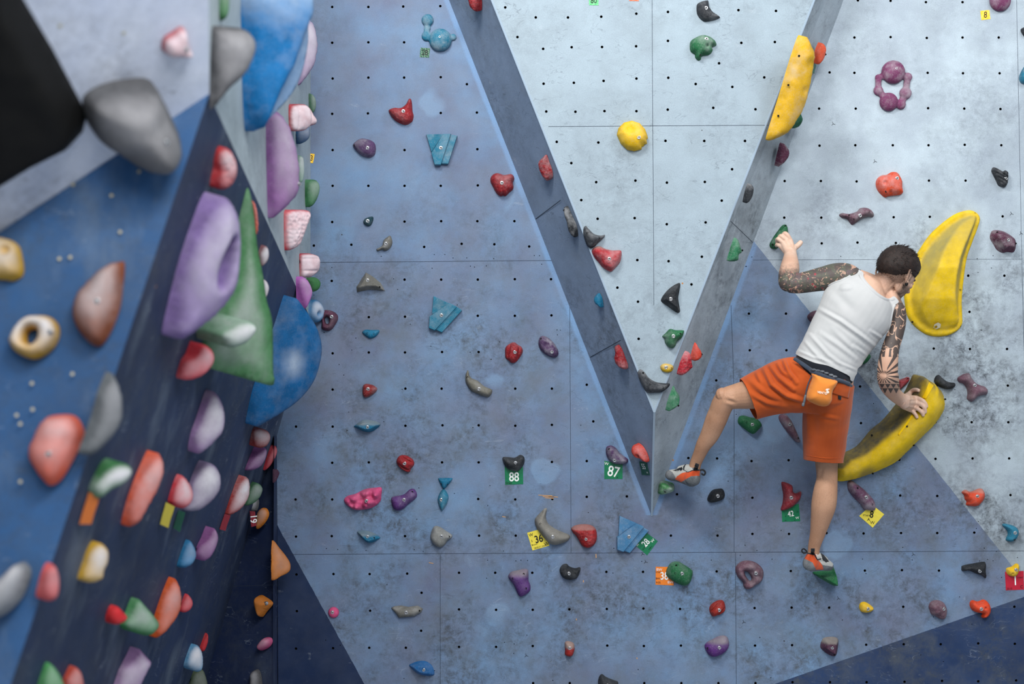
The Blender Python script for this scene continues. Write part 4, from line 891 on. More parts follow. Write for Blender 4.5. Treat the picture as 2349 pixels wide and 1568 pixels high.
def wf_bowl(A, hh):
    dr, ins = bowl_side(A); return np.where(ins, .45 * np.clip(dr * 25, 0, 1), np.clip((A[:, 1] - .10) * 4, 0, .6))
r_, fr_, A_, hh_ = L('large blue bowl-shaped hold with a chalky upper side', 'B', 'L1', [(1690,-80),(1900,-110),(2090,-60),(2110,60),(2128,200),(2125,320),(2080,520),(2000,670),(1850,830),(1790,880),(1745,905),(1705,820),(1675,600),(1690,480),(1715,380),(1700,150)], .05, '#0b72b4', chalk=.5, res=50,
    hfun=hf_bowl, wearf=wf_bowl, mkw=dict(wear='#a9bccf', speck=.06, cs=7.0))
L('pale lilac hold behind the large blue bowl', 'B', 'L1', [(2095,90),(2150,150),(2180,220),(2190,330),(2160,460),(2100,550),(2060,580),(2060,400),(2070,200)], .03, '#ab93b8', chalk=.6)
L('dark green hold cut by the top edge', 'B', 'L1', [(1480,-60),(1560,-60),(1568,20),(1560,100),(1530,145),(1500,120),(1485,40)], .03, 'lime', chalk=.2)
L('pink and white cup-shaped hold with a nipple tip', 'B', 'L1', [(2000,760),(2020,725),(2100,720),(2140,750),(2160,790),(2182,820),(2180,855),(2140,870),(2100,900),(2030,905),(2005,880),(1996,820)], .03, 'rose', chalk=.9, tex='groove', amp=.006, ang=0, **RIM)
L('dark blue hold below the pink and white cup hold', 'B', 'L1', [(2045,915),(2090,880),(2130,870),(2132,950),(2085,990),(2050,985)], .02, '#0f4f7d')
L('big orchid purple sloper on the grey panel', 'B', 'L1', [(1845,800),(1865,770),(1915,772),(1960,820),(2000,900),(2040,1050),(2060,1250),(2050,1340),(1990,1410),(1930,1470),(1880,1505),(1860,1450),(1845,1200),(1840,1000)], .045, '#9c68a8', chalk=.5, bolt=(2025,1270), res=44)
L('small green hold above the pink and white cup hold', 'B', 'L1', [(2138,650),(2165,665),(2176,700),(2174,750),(2150,785),(2136,740)], .02, '#4c7a5c')
L('pale green hold beside the orchid purple sloper', 'B', 'L1', [(2050,1090),(2085,1080),(2095,1140),(2095,1200),(2080,1262),(2055,1250)], .02, '#7fa894', chalk=.6)
L('green oval hold jutting from the corner edge', 'B', 'L1', [(2108,1290),(2130,1245),(2180,1245),(2200,1300),(2180,1380),(2140,1430),(2112,1400)], .03, '#3f8050', chalk=.3)
L('pink hold with a net of red grooves', 'B', 'L4', [(665,920),(690,890),(760,880),(840,890),(845,930),(820,1010),(800,1060),(770,1130),(720,1165),(680,1165),(665,1080)], .035, '#d84450', chalk=.9, tex='cells', amp=.008, **RIM)
L('pink and white cylinder hold at the corner edge', 'B', 'L4', [(775,1210),(810,1196),(850,1195),(905,1215),(915,1260),(905,1320),(860,1360),(820,1368),(785,1362),(775,1300)], .03, '#b5404c', chalk=.95, tex='groove', amp=.006, ang=1.57, **RIM)
L('magenta hold at the lower tip of the grey panel', 'B', 'L4', [(750,1400),(780,1360),(820,1380),(850,1440),(855,1490),(830,1560),(800,1600),(775,1520)], .03, '#b45bb8', chalk=.3)
L('small green hold behind the magenta hold', 'B', 'L4', [(825,1380),(880,1365),(915,1400),(905,1450),(870,1470),(840,1440)], .03, '#3c7a45', chalk=.1)
L('pale blue ball hold next to the pierced purple hold', 'B', 'L2', [(2135,560),(2150,515),(2180,503),(2215,530),(2235,580),(2225,630),(2190,660),(2150,640),(2132,600)], .03, '#3b82b5', chalk=.7, dishes=[(2185,600,.015,.02)])
# navy slab
L('red hold with a chalky front at the top of the navy slab', 'D', 'L4', [(165,530),(175,460),(220,430),(270,450),(305,520),(315,600),(290,680),(240,730),(185,725),(175,650),(185,590)], .03, '#c2353c', chalk=.7, tex='cells', amp=.004)
L('very large lilac hold with a deep oval scoop', 'D', '0', [(391,768),(390,720),(398,660),(410,600),(440,530),(478,468),(506,450),(532,470),(547,540),(545,600),(535,660),(500,710),(460,745),(420,775)], .07, '#8f78b4', chalk=.45, res=54, dishes=[(518,548,.018,.05),(512,570,.026,.06),(505,595,.032,.07),(497,622,.032,.07),(490,645,.024,.05)])
L('large green triangular volume on the navy slab', 'D', '0', [(565,435),(580,470),(590,560),(605,640),(612,690),(625,740),(627,850),(630,870),(620,884),(560,865),(480,842),(466,800),(500,720),(535,660),(548,560)], .015, '#4f8a58', chalk=.45, name='climbing_volume', cat='climbing volume', res=44, shape='facet')
L('white chalked green knob on the green triangular volume', 'D', 'L2', [(1505,740),(1560,700),(1660,650),(1740,660),(1757,710),(1700,790),(1620,830),(1570,830),(1540,800)], .035, '#7aa886', chalk=1.0, gap=.075)
L('thin salmon hold behind the top of the green triangle', 'D', 'L4', [(425,820),(445,830),(462,890),(468,940),(465,1050),(450,1062),(440,960)], .02, 'salmon', chalk=.2)
L('white tipped red hold right of the green triangle', 'D', 'L4', [(478,1195),(510,1140),(540,1150),(548,1200),(540,1240),(520,1270),(490,1290),(480,1240)], .02, 'wine', chalk=.95)
L('pale pink knob at the right edge of the green triangle', 'D', 'L4', [(488,1390),(520,1380),(545,1420),(545,1460),(525,1510),(495,1500)], .02, '#c9b8bd', chalk=.8)
L('glowing red comma-shaped hold below the lilac hold', 'D', 'L2', [(1225,1000),(1260,920),(1330,890),(1360,850),(1385,810),(1440,830),(1470,880),(1465,940),(1400,1020),(1310,1055),(1240,1045)], .03, '#f04450', chalk=.5)
L('large blue fin-shaped volume jutting from the corner', 'D', 'L2', [(2030,495),(2100,560),(2180,680),(2220,800),(2215,920),(2160,1080),(2060,1200),(1950,1280),(1850,1340),(1770,1378),(1745,1300),(1738,1150),(1790,1000),(1880,830),(1960,660)], .03, '#07629e', chalk=.35, name='climbing_volume', cat='climbing volume', res=54,
  wearf=lambda A, H: np.clip(.75 - np.abs(A[:, 1] - .02) * 9, 0, .65) * np.clip(1 - np.abs(A[:, 0] - .02) * 14, 0, 1))
L('grey leaf-shaped hold on the edge of the navy slab', 'D', 'L2', [(550,1560),(585,1480),(620,1400),(660,1280),(670,1150),(720,1060),(770,1010),(810,1080),(840,1200),(835,1320),(790,1420),(720,1500),(640,1570)], .03, '#5d6469', chalk=.3)
L('pale purple chalked drop hold in the middle of the navy slab', 'D', 'L2', [(1325,1400),(1360,1340),(1400,1240),(1440,1150),(1480,1140),(1530,1210),(1550,1320),(1530,1420),(1460,1500),(1380,1565),(1340,1540),(1320,1460)], .03, '#9a79ac', chalk=.9)
L('dull red rounded hold under the blue fin volume', 'D', 'L5', [(358,70),(400,55),(450,75),(462,115),(440,160),(400,172),(365,150)], .02, '#8c3434', chalk=.5)
L('slanting plum hold under the dull red rounded hold', 'D', 'L5', [(315,300),(350,240),(400,190),(437,175),(435,230),(400,285),(350,305)], .02, '#78487e', chalk=.2)
L('slim scarlet hold right of the slanting plum hold', 'D', 'L5', [(428,298),(440,240),(470,180),(495,160),(502,200),(475,260),(440,300)], .015, '#cc2a3c', chalk=.2)
L('tiny dark plum hold on the corner edge', 'R', 'L5', [(482,370),(480,310),(500,297),(517,320),(505,355),(490,377)], .01, '#4d2f45', chalk=.1)
L('white and green pebble-shaped hold above a rust tag', 'D', 'L3', [(610,220),(660,150),(740,80),(830,62),(885,90),(880,150),(820,210),(740,250),(680,300),(640,290)], .03, '#43884f', chalk=1.0)
L('long orange fin hold on the navy slab, upper of two', 'D', 'L3', [(855,400),(870,300),(920,180),(1000,60),(1060,0),(1090,10),(1112,90),(1080,220),(1000,360),(950,460),(880,497),(858,470)], .03, '#e8582e', chalk=.45)
L('chalked red hold in front of the white and purple hold', 'D', 'L3', [(1155,300),(1180,200),(1225,145),(1270,180),(1305,260),(1290,330),(1240,370),(1170,345)], .035, '#e2404c', chalk=.8)
L('white and purple rounded hold beside the chalked red hold', 'D', 'L3', [(1250,380),(1275,310),(1290,200),(1350,100),(1410,60),(1470,90),(1500,160),(1490,250),(1430,330),(1350,385)], .03, '#8c7b9e', chalk=1.0)
L('long white and red hold above a red tag', 'D', 'L3', [(1535,400),(1570,300),(1620,200),(1665,155),(1695,190),(1690,290),(1640,370),(1560,420)], .025, '#b03a38', chalk=.95)
L('green rounded hold left of the red 19 tag', 'D', 'L3', [(1680,290),(1710,215),(1750,198),(1785,230),(1770,290),(1720,340),(1670,350)], .02, '#3d6a48', chalk=.3)
L('small sky blue hold touching the mauve hold', 'D', 'L3', [(1215,760),(1230,680),(1270,595),(1300,600),(1330,680),(1300,750),(1250,775)], .025, '#2686bd', chalk=.25)
L('mauve hold right of the small sky blue hold', 'D', 'L3', [(1325,680),(1350,620),(1400,580),(1450,505),(1480,560),(1465,640),(1420,710),(1370,727)], .025, '#9a5f9c', chalk=.3)
L('yellow and white double-lobed hold on the navy slab', 'D', 'L3', [(540,840),(560,750),(590,660),(640,610),(690,610),(730,660),(725,740),(700,790),(690,850),(630,875),(570,870)], .03, '#dcae34', chalk=.95)
L('salmon capsule-shaped hold at the lower left', 'D', 'L3', [(275,880),(290,790),(345,745),(380,790),(392,880),(375,970),(330,1003),(285,970)], .03, '#d25a5c', chalk=.25)
L('grey sloper cut by the left edge of the picture', 'C', 'L3', [(-60,1100),(-60,900),(30,830),(100,760),(160,738),(210,780),(205,860),(150,980),(80,1060),(0,1110)], .10, '#8b8f94', chalk=.6)
L('long orange fin hold beside the green cone, lower of two', 'D', 'L3', [(1045,1220),(1060,1100),(1100,960),(1170,850),(1210,880),(1232,980),(1215,1080),(1150,1180),(1070,1252)], .03, '#e55f22', chalk=.35)
L('green cone-shaped hold between red and orange holds', 'D', 'L3', [(820,1160),(870,1080),(900,1010),(940,988),(990,1040),(1050,1110),(1080,1160),(1050,1210),(1000,1238),(900,1210)], .035, '#3d9150', chalk=.5)
L('bright red pebble hold left of the green cone', 'D', 'L3', [(725,1110),(740,1050),(790,1035),(830,1070),(860,1110),(830,1150),(770,1160)], .025, '#e8363c', chalk=.15)
L('bright red pebble hold right of the lower orange fin', 'D', 'L3', [(1222,1060),(1245,990),(1275,955),(1308,1010),(1290,1060),(1250,1080)], .02, '#dc3440', chalk=.2)
L('pale blue chalked cone hold near the bottom edge', 'D', 'L3', [(1265,1440),(1275,1360),(1320,1300),(1360,1320),(1378,1390),(1370,1470),(1330,1482)], .025, '#4b97c6', chalk=1.0)
L('slim red hold behind the pale blue cone', 'D', 'L3', [(1360,1330),(1375,1280),(1410,1222),(1412,1280),(1385,1345)], .015, '#c23038', chalk=.1)
L('dark olive green hold cut by the bottom edge', 'D', 'L3', [(1280,1590),(1310,1500),(1340,1480),(1380,1470),(1410,1560),(1400,1620),(1300,1620)], .02, '#4a5a42', chalk=.2)
L('mauve angular hold cut by the bottom edge', 'D', 'L3', [(770,1620),(810,1470),(900,1390),(950,1330),(1030,1420),(960,1560),(930,1640)], .03, '#a37cae', chalk=.5, sharp=True)
L('green leaf hold cut by the bottom edge at the far left', 'D', 'L3', [(280,1620),(280,1500),(320,1420),(380,1470),(425,1560),(425,1620)], .03, '#48a058', chalk=.3)
L('orange red hold cut by the bottom edge beside the green leaf', 'D', 'L3', [(425,1550),(450,1500),(500,1445),(550,1500),(550,1620),(440,1620)], .03, '#c84a38', chalk=.4)
L('yellow pocketed hold cut by the left edge', 'C', 'L2', [(-60,330),(-60,90),(50,85),(120,120),(150,180),(165,320),(110,370),(40,368)], .06, '#e0b23a', chalk=.7, dishes=[(60,180,.02,.03)])
L('yellow and white ring-shaped hold on the blue panel', 'C', 'L2', [(70,790),(110,700),(180,630),(260,612),(350,625),(405,680),(412,760),(370,840),(290,900),(220,912),(140,880),(90,840)], .06, '#e3b02a', chalk=.95, inner=[(190,770),(200,730),(235,708),(268,720),(262,780),(225,810),(195,800)], bolt=(375,745))
L('brown half-disc hold on the blue panel', 'C', 'L2', [(505,560),(540,460),(620,370),(720,280),(830,240),(862,260),(850,420),(830,560),(780,700),(720,800),(680,825),(620,800),(550,720),(510,640)], .08, '#96512f', chalk=.55, bolt=(710,548))
L('salmon rounded hold low on the blue panel', 'C', '0', [(66,1035),(80,1000),(105,960),(140,950),(175,955),(193,985),(190,1010),(165,1060),(140,1100),(115,1113),(95,1095),(75,1065)], .08, '#f26a4c', chalk=.5, bolt=(128,1045))
# small dark facet next to the corner
L('small grey hold above the red 19 tag', 'E', 'L5', [(345,540),(355,500),(385,470),(398,490),(388,540),(360,553)], .03, '#6d6f72', chalk=.6)
L('orange cone hold right of the red 19 tag', 'E', 'L5', [(385,652),(386,570),(412,530),(445,532),(457,570),(430,620)], .02, '#cf7a22', chalk=.3)
L('large orange sloper bulging past the corner edge', 'R', 'L5', [(474,728),(520,765),(570,830),(585,870),(575,905),(530,930),(474,942)], .01, '#d07a1e', chalk=.2, res=40)
L('orange cone hold with a bolt at its tip', 'E', 'L5', [(395,1110),(393,1070),(410,1042),(440,1055),(475,1080),(478,1100),(445,1140),(420,1172),(405,1155)], .06, '#c9761c', chalk=.15, bolt=(468,1088))
L('small rose pink hold below the orange cone with a bolt', 'E', 'L5', [(402,1335),(435,1295),(470,1295),(478,1320),(460,1350),(420,1370),(405,1360)], .04, '#c25080', chalk=.3)
L('dark grey knobbly hold cut by the bottom edge', 'E', 'L5', [(355,1540),(360,1500),(390,1480),(410,1510),(417,1570),(417,1620),(355,1620)], .04, '#4a4a4d', chalk=.3, amp=.01)
hold('large matte black volume in the upper left corner', 'A', '0', [(-120,-120),(20,-120),(38,-30),(120,110),(200,262),(190,302),(150,345),(70,385),(5,425),(-120,480)], .10, '#050606', chalk=.0, mkw=dict(speck=0.0), name='climbing_volume', cat='climbing volume', sharp=True, shape='facet')
rt('rust coloured route tag under the white and green hold', 'D', 'L3', [(605,262),(680,290),(620,480),(540,480)], 'rust', mode='F')
rt('dull yellow route tag below the chalked red hold', 'D', 'L3', [(1130,330),(1190,360),(1145,505),(1090,480)], 'dyellow', mode='F')
rt('blurred green route tag below the white and purple hold', 'D', 'L3', [(1215,385),(1262,400),(1225,535),(1180,505)], 'dgreen', mode='F')
rt('blurred red route tag below the long white and red hold', 'D', 'L3', [(1530,410),(1570,420),(1535,525),(1495,515)], 'maroon', mode='F')
rt('red route tag numbered 19 beside the orange cone hold', 'D', 'L5', [(343,545),(374,548),(383,632),(352,640)], 'maroon', '19', 'white', size=.5, rot=-1.4, mode='F')
# ------------------------------------------------------------ the climber
def J(px, py, y): return P(px, py, 6.5 + y)
def spx(y): return (6.5 + y) / FPX                       # metres per pixel at world depth y

def add_tube(bm, path, n=20, sub=5, wdir=None):
    """closed tapering tube; path rows: px, py, y, half width in px, half depth in m"""
    rows = catmull([list(r) for r in path], sub, closed=False)
    cs = [J(*r[:3]) for r in rows]
    rings = []
    for i, (r, c) in enumerate(zip(rows, cs)):
        t = (cs[min(i + 1, len(cs) - 1)] - cs[max(i - 1, 0)]).normalized()
        if wdir is not None: w = (wdir - t * wdir.dot(t)).normalized()
        else:
            w = t.cross(Vector((0, 1, 0)))
            w = w.normalized() if w.length > .15 else Vector((1, 0, 0))
        d = t.cross(w).normalized(); hw = r[3] * spx(r[2]); hd = r[4]
        rings.append([bm.verts.new(c + w * hw * math.cos(2 * math.pi * k / n) + d * hd * math.sin(2 * math.pi * k / n)) for k in range(n)])
    for a, b in zip(rings, rings[1:]):
        for k in range(n): bm.faces.new((a[k], a[(k + 1) % n], b[(k + 1) % n], b[k]))
    for rg, r, c, s in ((rings[0], rows[0], cs[0], -1), (rings[-1], rows[-1], cs[-1], 1)):
        t = (cs[1] - cs[0]).normalized() if s < 0 else (cs[-1] - cs[-2]).normalized()
        h = min(r[3] * spx(r[2]), r[4]) * .55
        mid = [bm.verts.new(c + (v.co - c) * .7 + t * s * h * .75) for v in rg]
        for k in range(n): bm.faces.new((rg[k], rg[(k + 1) % n], mid[(k + 1) % n], mid[k]))
        top = bm.verts.new(c + t * s * h)
        for k in range(n): bm.faces.new((mid[k], mid[(k + 1) % n], top))
def rt_(pts, y=None):          # round tube rows: px, py, y, r(px)
    return [(p[0], p[1], p[2], p[3], p[3] * spx(p[2])) for p in pts]
def add_ball(bm, c, axes, radii, seg=24):
    M = Matrix((( axes[0].x * radii[0], axes[1].x * radii[1], axes[2].x * radii[2], c.x),
                ( axes[0].y * radii[0], axes[1].y * radii[1], axes[2].y * radii[2], c.y),
                ( axes[0].z * radii[0], axes[1].z * radii[1], axes[2].z * radii[2], c.z), (0, 0, 0, 1)))
    bmesh.ops.create_uvsphere(bm, u_segments=seg, v_segments=seg // 2, radius=1, matrix=M)
def remeshed(bm, voxel, smooth=4):
    o = from_bm('tmp', bm); m = o.modifiers.new('r', 'REMESH'); m.mode = 'VOXEL'; m.voxel_size = voxel
    s = o.modifiers.new('s', 'SMOOTH'); s.iterations = smooth; s.factor = .5
    return evaluated(o)
def mesh_np(me):
    a = np.empty(len(me.vertices) * 3, np.float32); me.vertices.foreach_get('co', a); a = a.reshape(-1, 3)
    nn = np.empty(len(me.vertices) * 3, np.float32); me.vertices.foreach_get('normal', nn)
    return a, nn.reshape(-1, 3)
def to_px(a):
    d = a[:, 1] + 6.5
    return np.stack([a[:, 0] / d * FPX + 1174.5, -(a[:, 2] - ZC) / d * FPX + 784], 1)
def seg1(p, a, b):
    a = np.array(a, float); e = np.array(b, float) - a; t = np.clip(((p - a) @ e) / (e @ e), 0, 1)
    return np.linalg.norm(p - (a + t[:, None] * e), axis=1), t
def folds(me, lines, noise_amp=.0015, nscale=14, seed=0):
    a, n = mesh_np(me); q = to_px(a); dis = np.zeros(len(a))
    vis = np.clip(-n[:, 1] * 2.5, 0, 1)
    for c, pts, amp, wd in lines:
        pp = [cp(c, p) for p in pts]; L = len(pp) - 1
        best = np.full(len(a), 1e9); tt = np.zeros(len(a))
        for i in range(L):
            d, t = seg1(q, pp[i], pp[i + 1]); m = d < best; best[m] = d[m]; tt[m] = (i + t[m]) / L
        g = np.exp(-(best / wd) ** 2) - .55 * np.exp(-((best - wd * 1.7) / wd) ** 2)
        dis += amp * g * np.sin(np.clip(tt, .04, .96) * math.pi) ** .6
    dis *= vis
    if noise_amp:
        for i in range(len(a)):
            v = Vector(a[i].tolist()) * nscale; dis[i] += noise_amp * mnoise.noise(v + Vector((seed, 0, 0)))
    a = a + n * dis[:, None]
    me.vertices.foreach_set('co', a.astype(np.float32).ravel()); me.update()

# surface under the right hand
bpy.context.view_layer.update()
VOLS = [o for o in bpy.data.objects if o.name.startswith('climbing_volume') and o.get('label', '').startswith('long curved yellow')][0].children[0]
from mathutils.bvhtree import BVHTree
_b = bmesh.new(); _b.from_mesh(VOLS.data); _b.transform(VOLS.matrix_world); VB = BVHTree.FromBMesh(_b); _b.free()
def on_vol(px, py, lift):
    r = ray(px, py); h = VB.ray_cast(CAM, r.normalized())
    y = h[0].y if h[0] else -.15
    return y - lift

bm = bmesh.new()
# trunk
TORSO = [(1884, 905, -.395, 70, .115), (1889, 868, -.40, 68, .108), (1893, 845, -.41, 67, .10), (1908, 808, -.41, 67, .098), (1928, 773, -.405, 71, .105),
         (1948, 738, -.40, 77, .115), (1966, 708, -.395, 80, .12), (1984, 682, -.385, 70, .11), (1997, 664, -.38, 48, .085), (2008, 655, -.375, 30, .06)]
add_tube(bm, TORSO, 32)
NECK = [(2000, 676, -.385, 30, .055), (2014, 662, -.38, 28, .054), (2030, 646, -.37, 26, .052), (2045, 630, -.355, 27, .052)]
add_tube(bm, NECK, 24)
TRAPL = rt_([(2022, 655, -.375, 20), (1998, 652, -.375, 24), (1970, 645, -.365, 27), (1942, 640, -.36, 26)])
TRAPR = rt_([(2028, 672, -.38, 20), (2042, 690, -.385, 23), (2052, 710, -.39, 22)])
add_tube(bm, TRAPL); add_tube(bm, TRAPR)
# shoulder blades
for (x, y, r) in ((1945, 680, 26), (2012, 722, 24)): add_tube(bm, [(x, y - 18, -.445, r, .05), (x + 2, y + 12, -.445, r * .9, .045)])
# left arm
ARML = rt_([(1968, 648, -.365, 24), (1945, 637, -.36, 32), (1918, 635, -.355, 32), (1888, 639, -.36, 28), (1858, 645, -.365, 25), (1830, 650, -.37, 23), (1810, 652, -.37, 20)])
add_tube(bm, ARML, 24)
add_tube(bm, [(1808, 656, -.365, 17, .034), (1806, 646, -.35, 20, .042), (1809, 630, -.30, 23, .046), (1812, 612, -.24, 21.5, .042), (1813, 596, -.18, 17.5, .034), (1813, 582, -.125, 14.5, .027), (1811, 572, -.105, 15.5, .02)], 24, wdir=Vector((1, 0, 0)))
# right arm
ARMR = rt_([(2044, 700, -.39, 20), (2054, 712, -.395, 23), (2059, 735, -.405, 19.5), (2054, 765, -.42, 18.5), (2044, 795, -.43, 19.5), (2038, 825, -.44, 22), (2036, 850, -.44, 23.5)])
add_tube(bm, ARMR, 24)
add_tube(bm, [(2036, 852, -.44, 22, .045), (2037, 866, -.42, 24.5, .046), (2041, 884, -.37, 22, .040), (2050, 901, -.315, 17.5, .032), (2064, 914, -.265, 15.5, .024), (2080, 922, -.245, 17, .018)], 24)
# palms
def palm(pts):
    for p in pts: add_tube(bm, rt_(p), 14, 4)
yk = on_vol(2104, 920, .012)
palm([[(1813, 580, -.12, 11), (1814, 565, -.105, 9), (1812, 550, -.10, 6.6)], [(1811, 578, -.12, 11), (1807, 563, -.108, 10), (1803, 550, -.103, 6.6)],
      [(1809, 578, -.118, 11), (1802, 565, -.107, 9.5), (1796, 555, -.10, 6.6)], [(1807, 578, -.115, 10), (1799, 570, -.10, 8.5), (1791, 564, -.094, 6.4)],
      [(1815, 574, -.11, 9.5), (1822, 568, -.10, 8)]])
palm([[(2076, 918, -.245, 11), (2092, 915, yk - .010, 9), (2104, 913, yk - .005, 6.6)], [(2076, 922, -.245, 11), (2092, 922, yk - .014, 9.5), (2104, 923, yk - .008, 6.8)],
      [(2075, 926, -.245, 11), (2089, 929, yk - .012, 9.5), (2099, 933, yk - .006, 6.6)], [(2073, 928, -.245, 10), (2085, 935, yk - .008, 8.5), (2093, 941, yk - .002, 6.3)],
      [(2078, 914, -.24, 10), (2084, 907, on_vol(2084, 907, .02), 8.5)]])
# fingers
def fing(pts): add_tube(bm, rt_(pts), 14, 4)
fing([(1812, 551, -.10, 6.4), (1807, 541, -.104, 5.6), (1801, 535.5, -.098, 5.6), (1797, 538, -.075, 5.0), (1795, 541, -.055, 4.4)])
fing([(1803, 551, -.103, 6.2), (1796, 544.5, -.104, 5.4), (1790.5, 541.5, -.096, 5.4), (1788, 545, -.07, 4.8), (1787, 548, -.052, 4.3)])
fing([(1796, 556, -.10, 6.0), (1789, 550.5, -.10, 5.3), (1784.5, 548, -.092, 5.3), (1782.5, 552, -.068, 4.7), (1782, 555, -.05, 4.2)])
fing([(1791, 564, -.094, 5.8), (1786, 562, -.088, 5.0), (1783, 561, -.075, 4.8), (1781, 563, -.052, 4.2)])
fing([(1820, 570, -.10, 7.5), (1828, 564.5, -.09, 6.4), (1834, 559, -.082, 6.2), (1837.5, 554.5, -.078, 5.4)])
def fv(pts): fing([(x, y, on_vol(x, y, r * .86 * spx(-.2) * k), r * .86) for x, y, r, k in pts])
fv([(2103, 912.5, 6.6, 1.9), (2111, 915.5, 5.8, 2.0), (2118, 919.5, 5.6, 1.7), (2123.5, 926, 5.0, 1.2), (2126, 933, 4.4, .9)])
fv([(2103, 923, 6.6, 2.0), (2112, 927, 5.9, 2.2), (2119.5, 932.5, 5.7, 1.8), (2122, 939.5, 5.1, 1.2), (2122.5, 946, 4.5, .9)])
fv([(2098, 933, 6.4, 1.9), (2106, 937.5, 5.7, 2.1), (2113, 943, 5.5, 1.7), (2116.5, 948, 5.0, 1.2), (2118, 953, 4.4, .9)])
fv([(2093, 941, 6.0, 1.7), (2097.5, 946.5, 5.2, 1.8), (2101.5, 952, 5.0, 1.4), (2104, 957.5, 4.4, .9)])
fv([(2084, 907, 7.6, 1.8), (2089.5, 899, 6.4, 1.6), (2096, 894.5, 6.0, 1.3), (2103, 894, 5.6, 1.1), (2108, 895.5, 4.8, .9)])
# legs
LEGL = rt_([(1858, 890, -.385, 46), (1800, 893, -.37, 43), (1750, 899, -.345, 38), (1712, 905, -.33, 33), (1688, 909, -.32, 29), (1668, 914, -.315, 26.5), (1658, 926, -.305, 25.5),
            (1650, 945, -.29, 24.5), (1642, 964, -.275, 24.5), (1628, 997, -.245, 21.5), (1614, 1020, -.225, 17.5), (1605, 1040, -.205, 14.8), (1596, 1061, -.185, 13.3), (1592, 1078, -.175, 13.5), (1588, 1092, -.17, 13)])
add_tube(bm, LEGL, 24)
add_tube(bm, rt_([(1661, 904, -.335, 17), (1654, 907, -.325, 17)]), 16)                         # knee cap
add_tube(bm, rt_([(1588, 1090, -.17, 11), (1568, 1088, -.14, 10), (1548, 1088, -.11, 8.5), (1535, 1088, -.095, 7)]), 16)
LEGR = rt_([(1908, 885, -.385, 48), (1906, 930, -.35, 44), (1902, 985, -.30, 38), (1898, 1030, -.265, 30), (1896, 1060, -.25, 26), (1897, 1095, -.235, 24), (1893, 1130, -.235, 27.5),
            (1889, 1160, -.23, 28), (1882, 1194, -.215, 22.5), (1875.5, 1223, -.20, 17.5), (1868, 1251, -.185, 14), (1866, 1270, -.18, 13.2), (1864, 1288, -.18, 13)])
add_tube(bm, LEGR, 24)
add_tube(bm, rt_([(1862, 1290, -.18, 11), (1880, 1292, -.15, 10), (1898, 1296, -.115, 8)]), 16)
# head
HU = Vector((.45, .15, .88)).normalized(); HF = Vector((.66, .55, -.50)); HF = (HF - HU * HF.dot(HU)).normalized(); HR = HF.cross(HU).normalized()
HC = J(2061, 618, -.36)
def hp(f, u, r): return HC + HF * f + HU * u + HR * r
AX = (HF, HR, HU)
add_ball(bm, hp(-.005, .0, 0), AX, (.094, .074, .088), 36)
add_ball(bm, hp(.030, -.045, 0), AX, (.062, .056, .062))            # face
add_ball(bm, hp(.040, -.085, 0), AX, (.040, .040, .034))            # jaw
add_ball(bm, hp(.066, -.104, 0), AX, (.017, .020, .014), 16)        # chin
for s in (-1, 1):
    add_ball(bm, hp(.010, -.078, s * .040), AX, (.030, .014, .026), 16)   # jaw angle
    add_ball(bm, hp(.062, -.040, s * .034), AX, (.020, .018, .014), 16)   # cheek
    add_ball(bm, hp(.080, -.004, s * .022), AX, (.012, .020, .008), 16)   # brow
    add_ball(bm, hp(.078, -.022, s * .028), AX, (.010, .013, .009), 14)   # eyelid
    # ear: helix ring and lobe
    for k in range(15):
        a = -.6 + k / 14 * 4.4
        add_ball(bm, hp(-.012 - .016 * math.sin(a) - .004 * math.cos(a), -.030 + .027 * -math.cos(a) * -1, s * (.076 + .012 * max(0, math.sin(a)))), AX, (.0055, .005, .006), 10)
    add_ball(bm, hp(-.008, -.032, s * .073), AX, (.014, .007, .022), 14)
    add_ball(bm, hp(-.002, -.060, s * .072), AX, (.008, .005, .011), 12)
for k in range(7):
    t = k / 6; add_ball(bm, hp(.088 + .022 * t, -.014 - .036 * t, 0), AX, (.010, .007 + .007 * t, .009), 12)
add_ball(bm, hp(.086, -.068, 0), AX, (.010, .022, .006), 14); add_ball(bm, hp(.084, -.078, 0), AX, (.010, .019, .006), 14)   # lips
body = remeshed(bm, .0026, 3); body.name = 'body'
a, n = mesh_np(body); q = to_px(a)
# muscles and folds of skin
folds(body, [('R2', [(760, 630), (860, 660)], -.004, 4), ('R2', [(430, 1150), (370, 1290)], .0035, 4), ('R2', [(560, 760), (480, 1010)], .003, 5), ('R4', [(560, 60), (520, 200)], -.003, 5),
             ('N7', [(640, 1180), (720, 1290)], -.003, 3), ('N7', [(700, 1100), (900, 950)], .002, 3), ('N8', [(750, 620), (780, 760), (700, 860)], -.0015, 1.6),
             ('N8', [(880, 690), (1060, 690)], .0015, 2), ('N8', [(860, 860), (1020, 880)], .0012, 2)], 0)
def attr(me, name, vals):
    at = me.attributes.new(name, 'FLOAT', 'POINT'); at.data.foreach_set('value', np.asarray(vals, np.float32))
attr(body, 'ax', (q[:, 0] - 1900) / 100); attr(body, 'ay', (q[:, 1] - 800) / 100)
tl = (q[:, 0] < 1975) & (q[:, 1] < 720) & (q[:, 1] > 598) & (q[:, 0] < 1900 + (690 - q[:, 1]) * .9 + 60)
tr = (q[:, 0] > 2006) & (q[:, 1] > 694) & (q[:, 1] < 912) & (q[:, 0] < 2080 - (q[:, 1] > 885) * 14) & ~((q[:, 0] < 2040) & (q[:, 1] < 770))
attr(body, 'tl', tl * 1.0); attr(body, 'tr', tr * 1.0)
attr(body, 'leg', np.clip((q[:, 1] - 860) / 20, 0, 1) * (q[:, 0] < 1940))
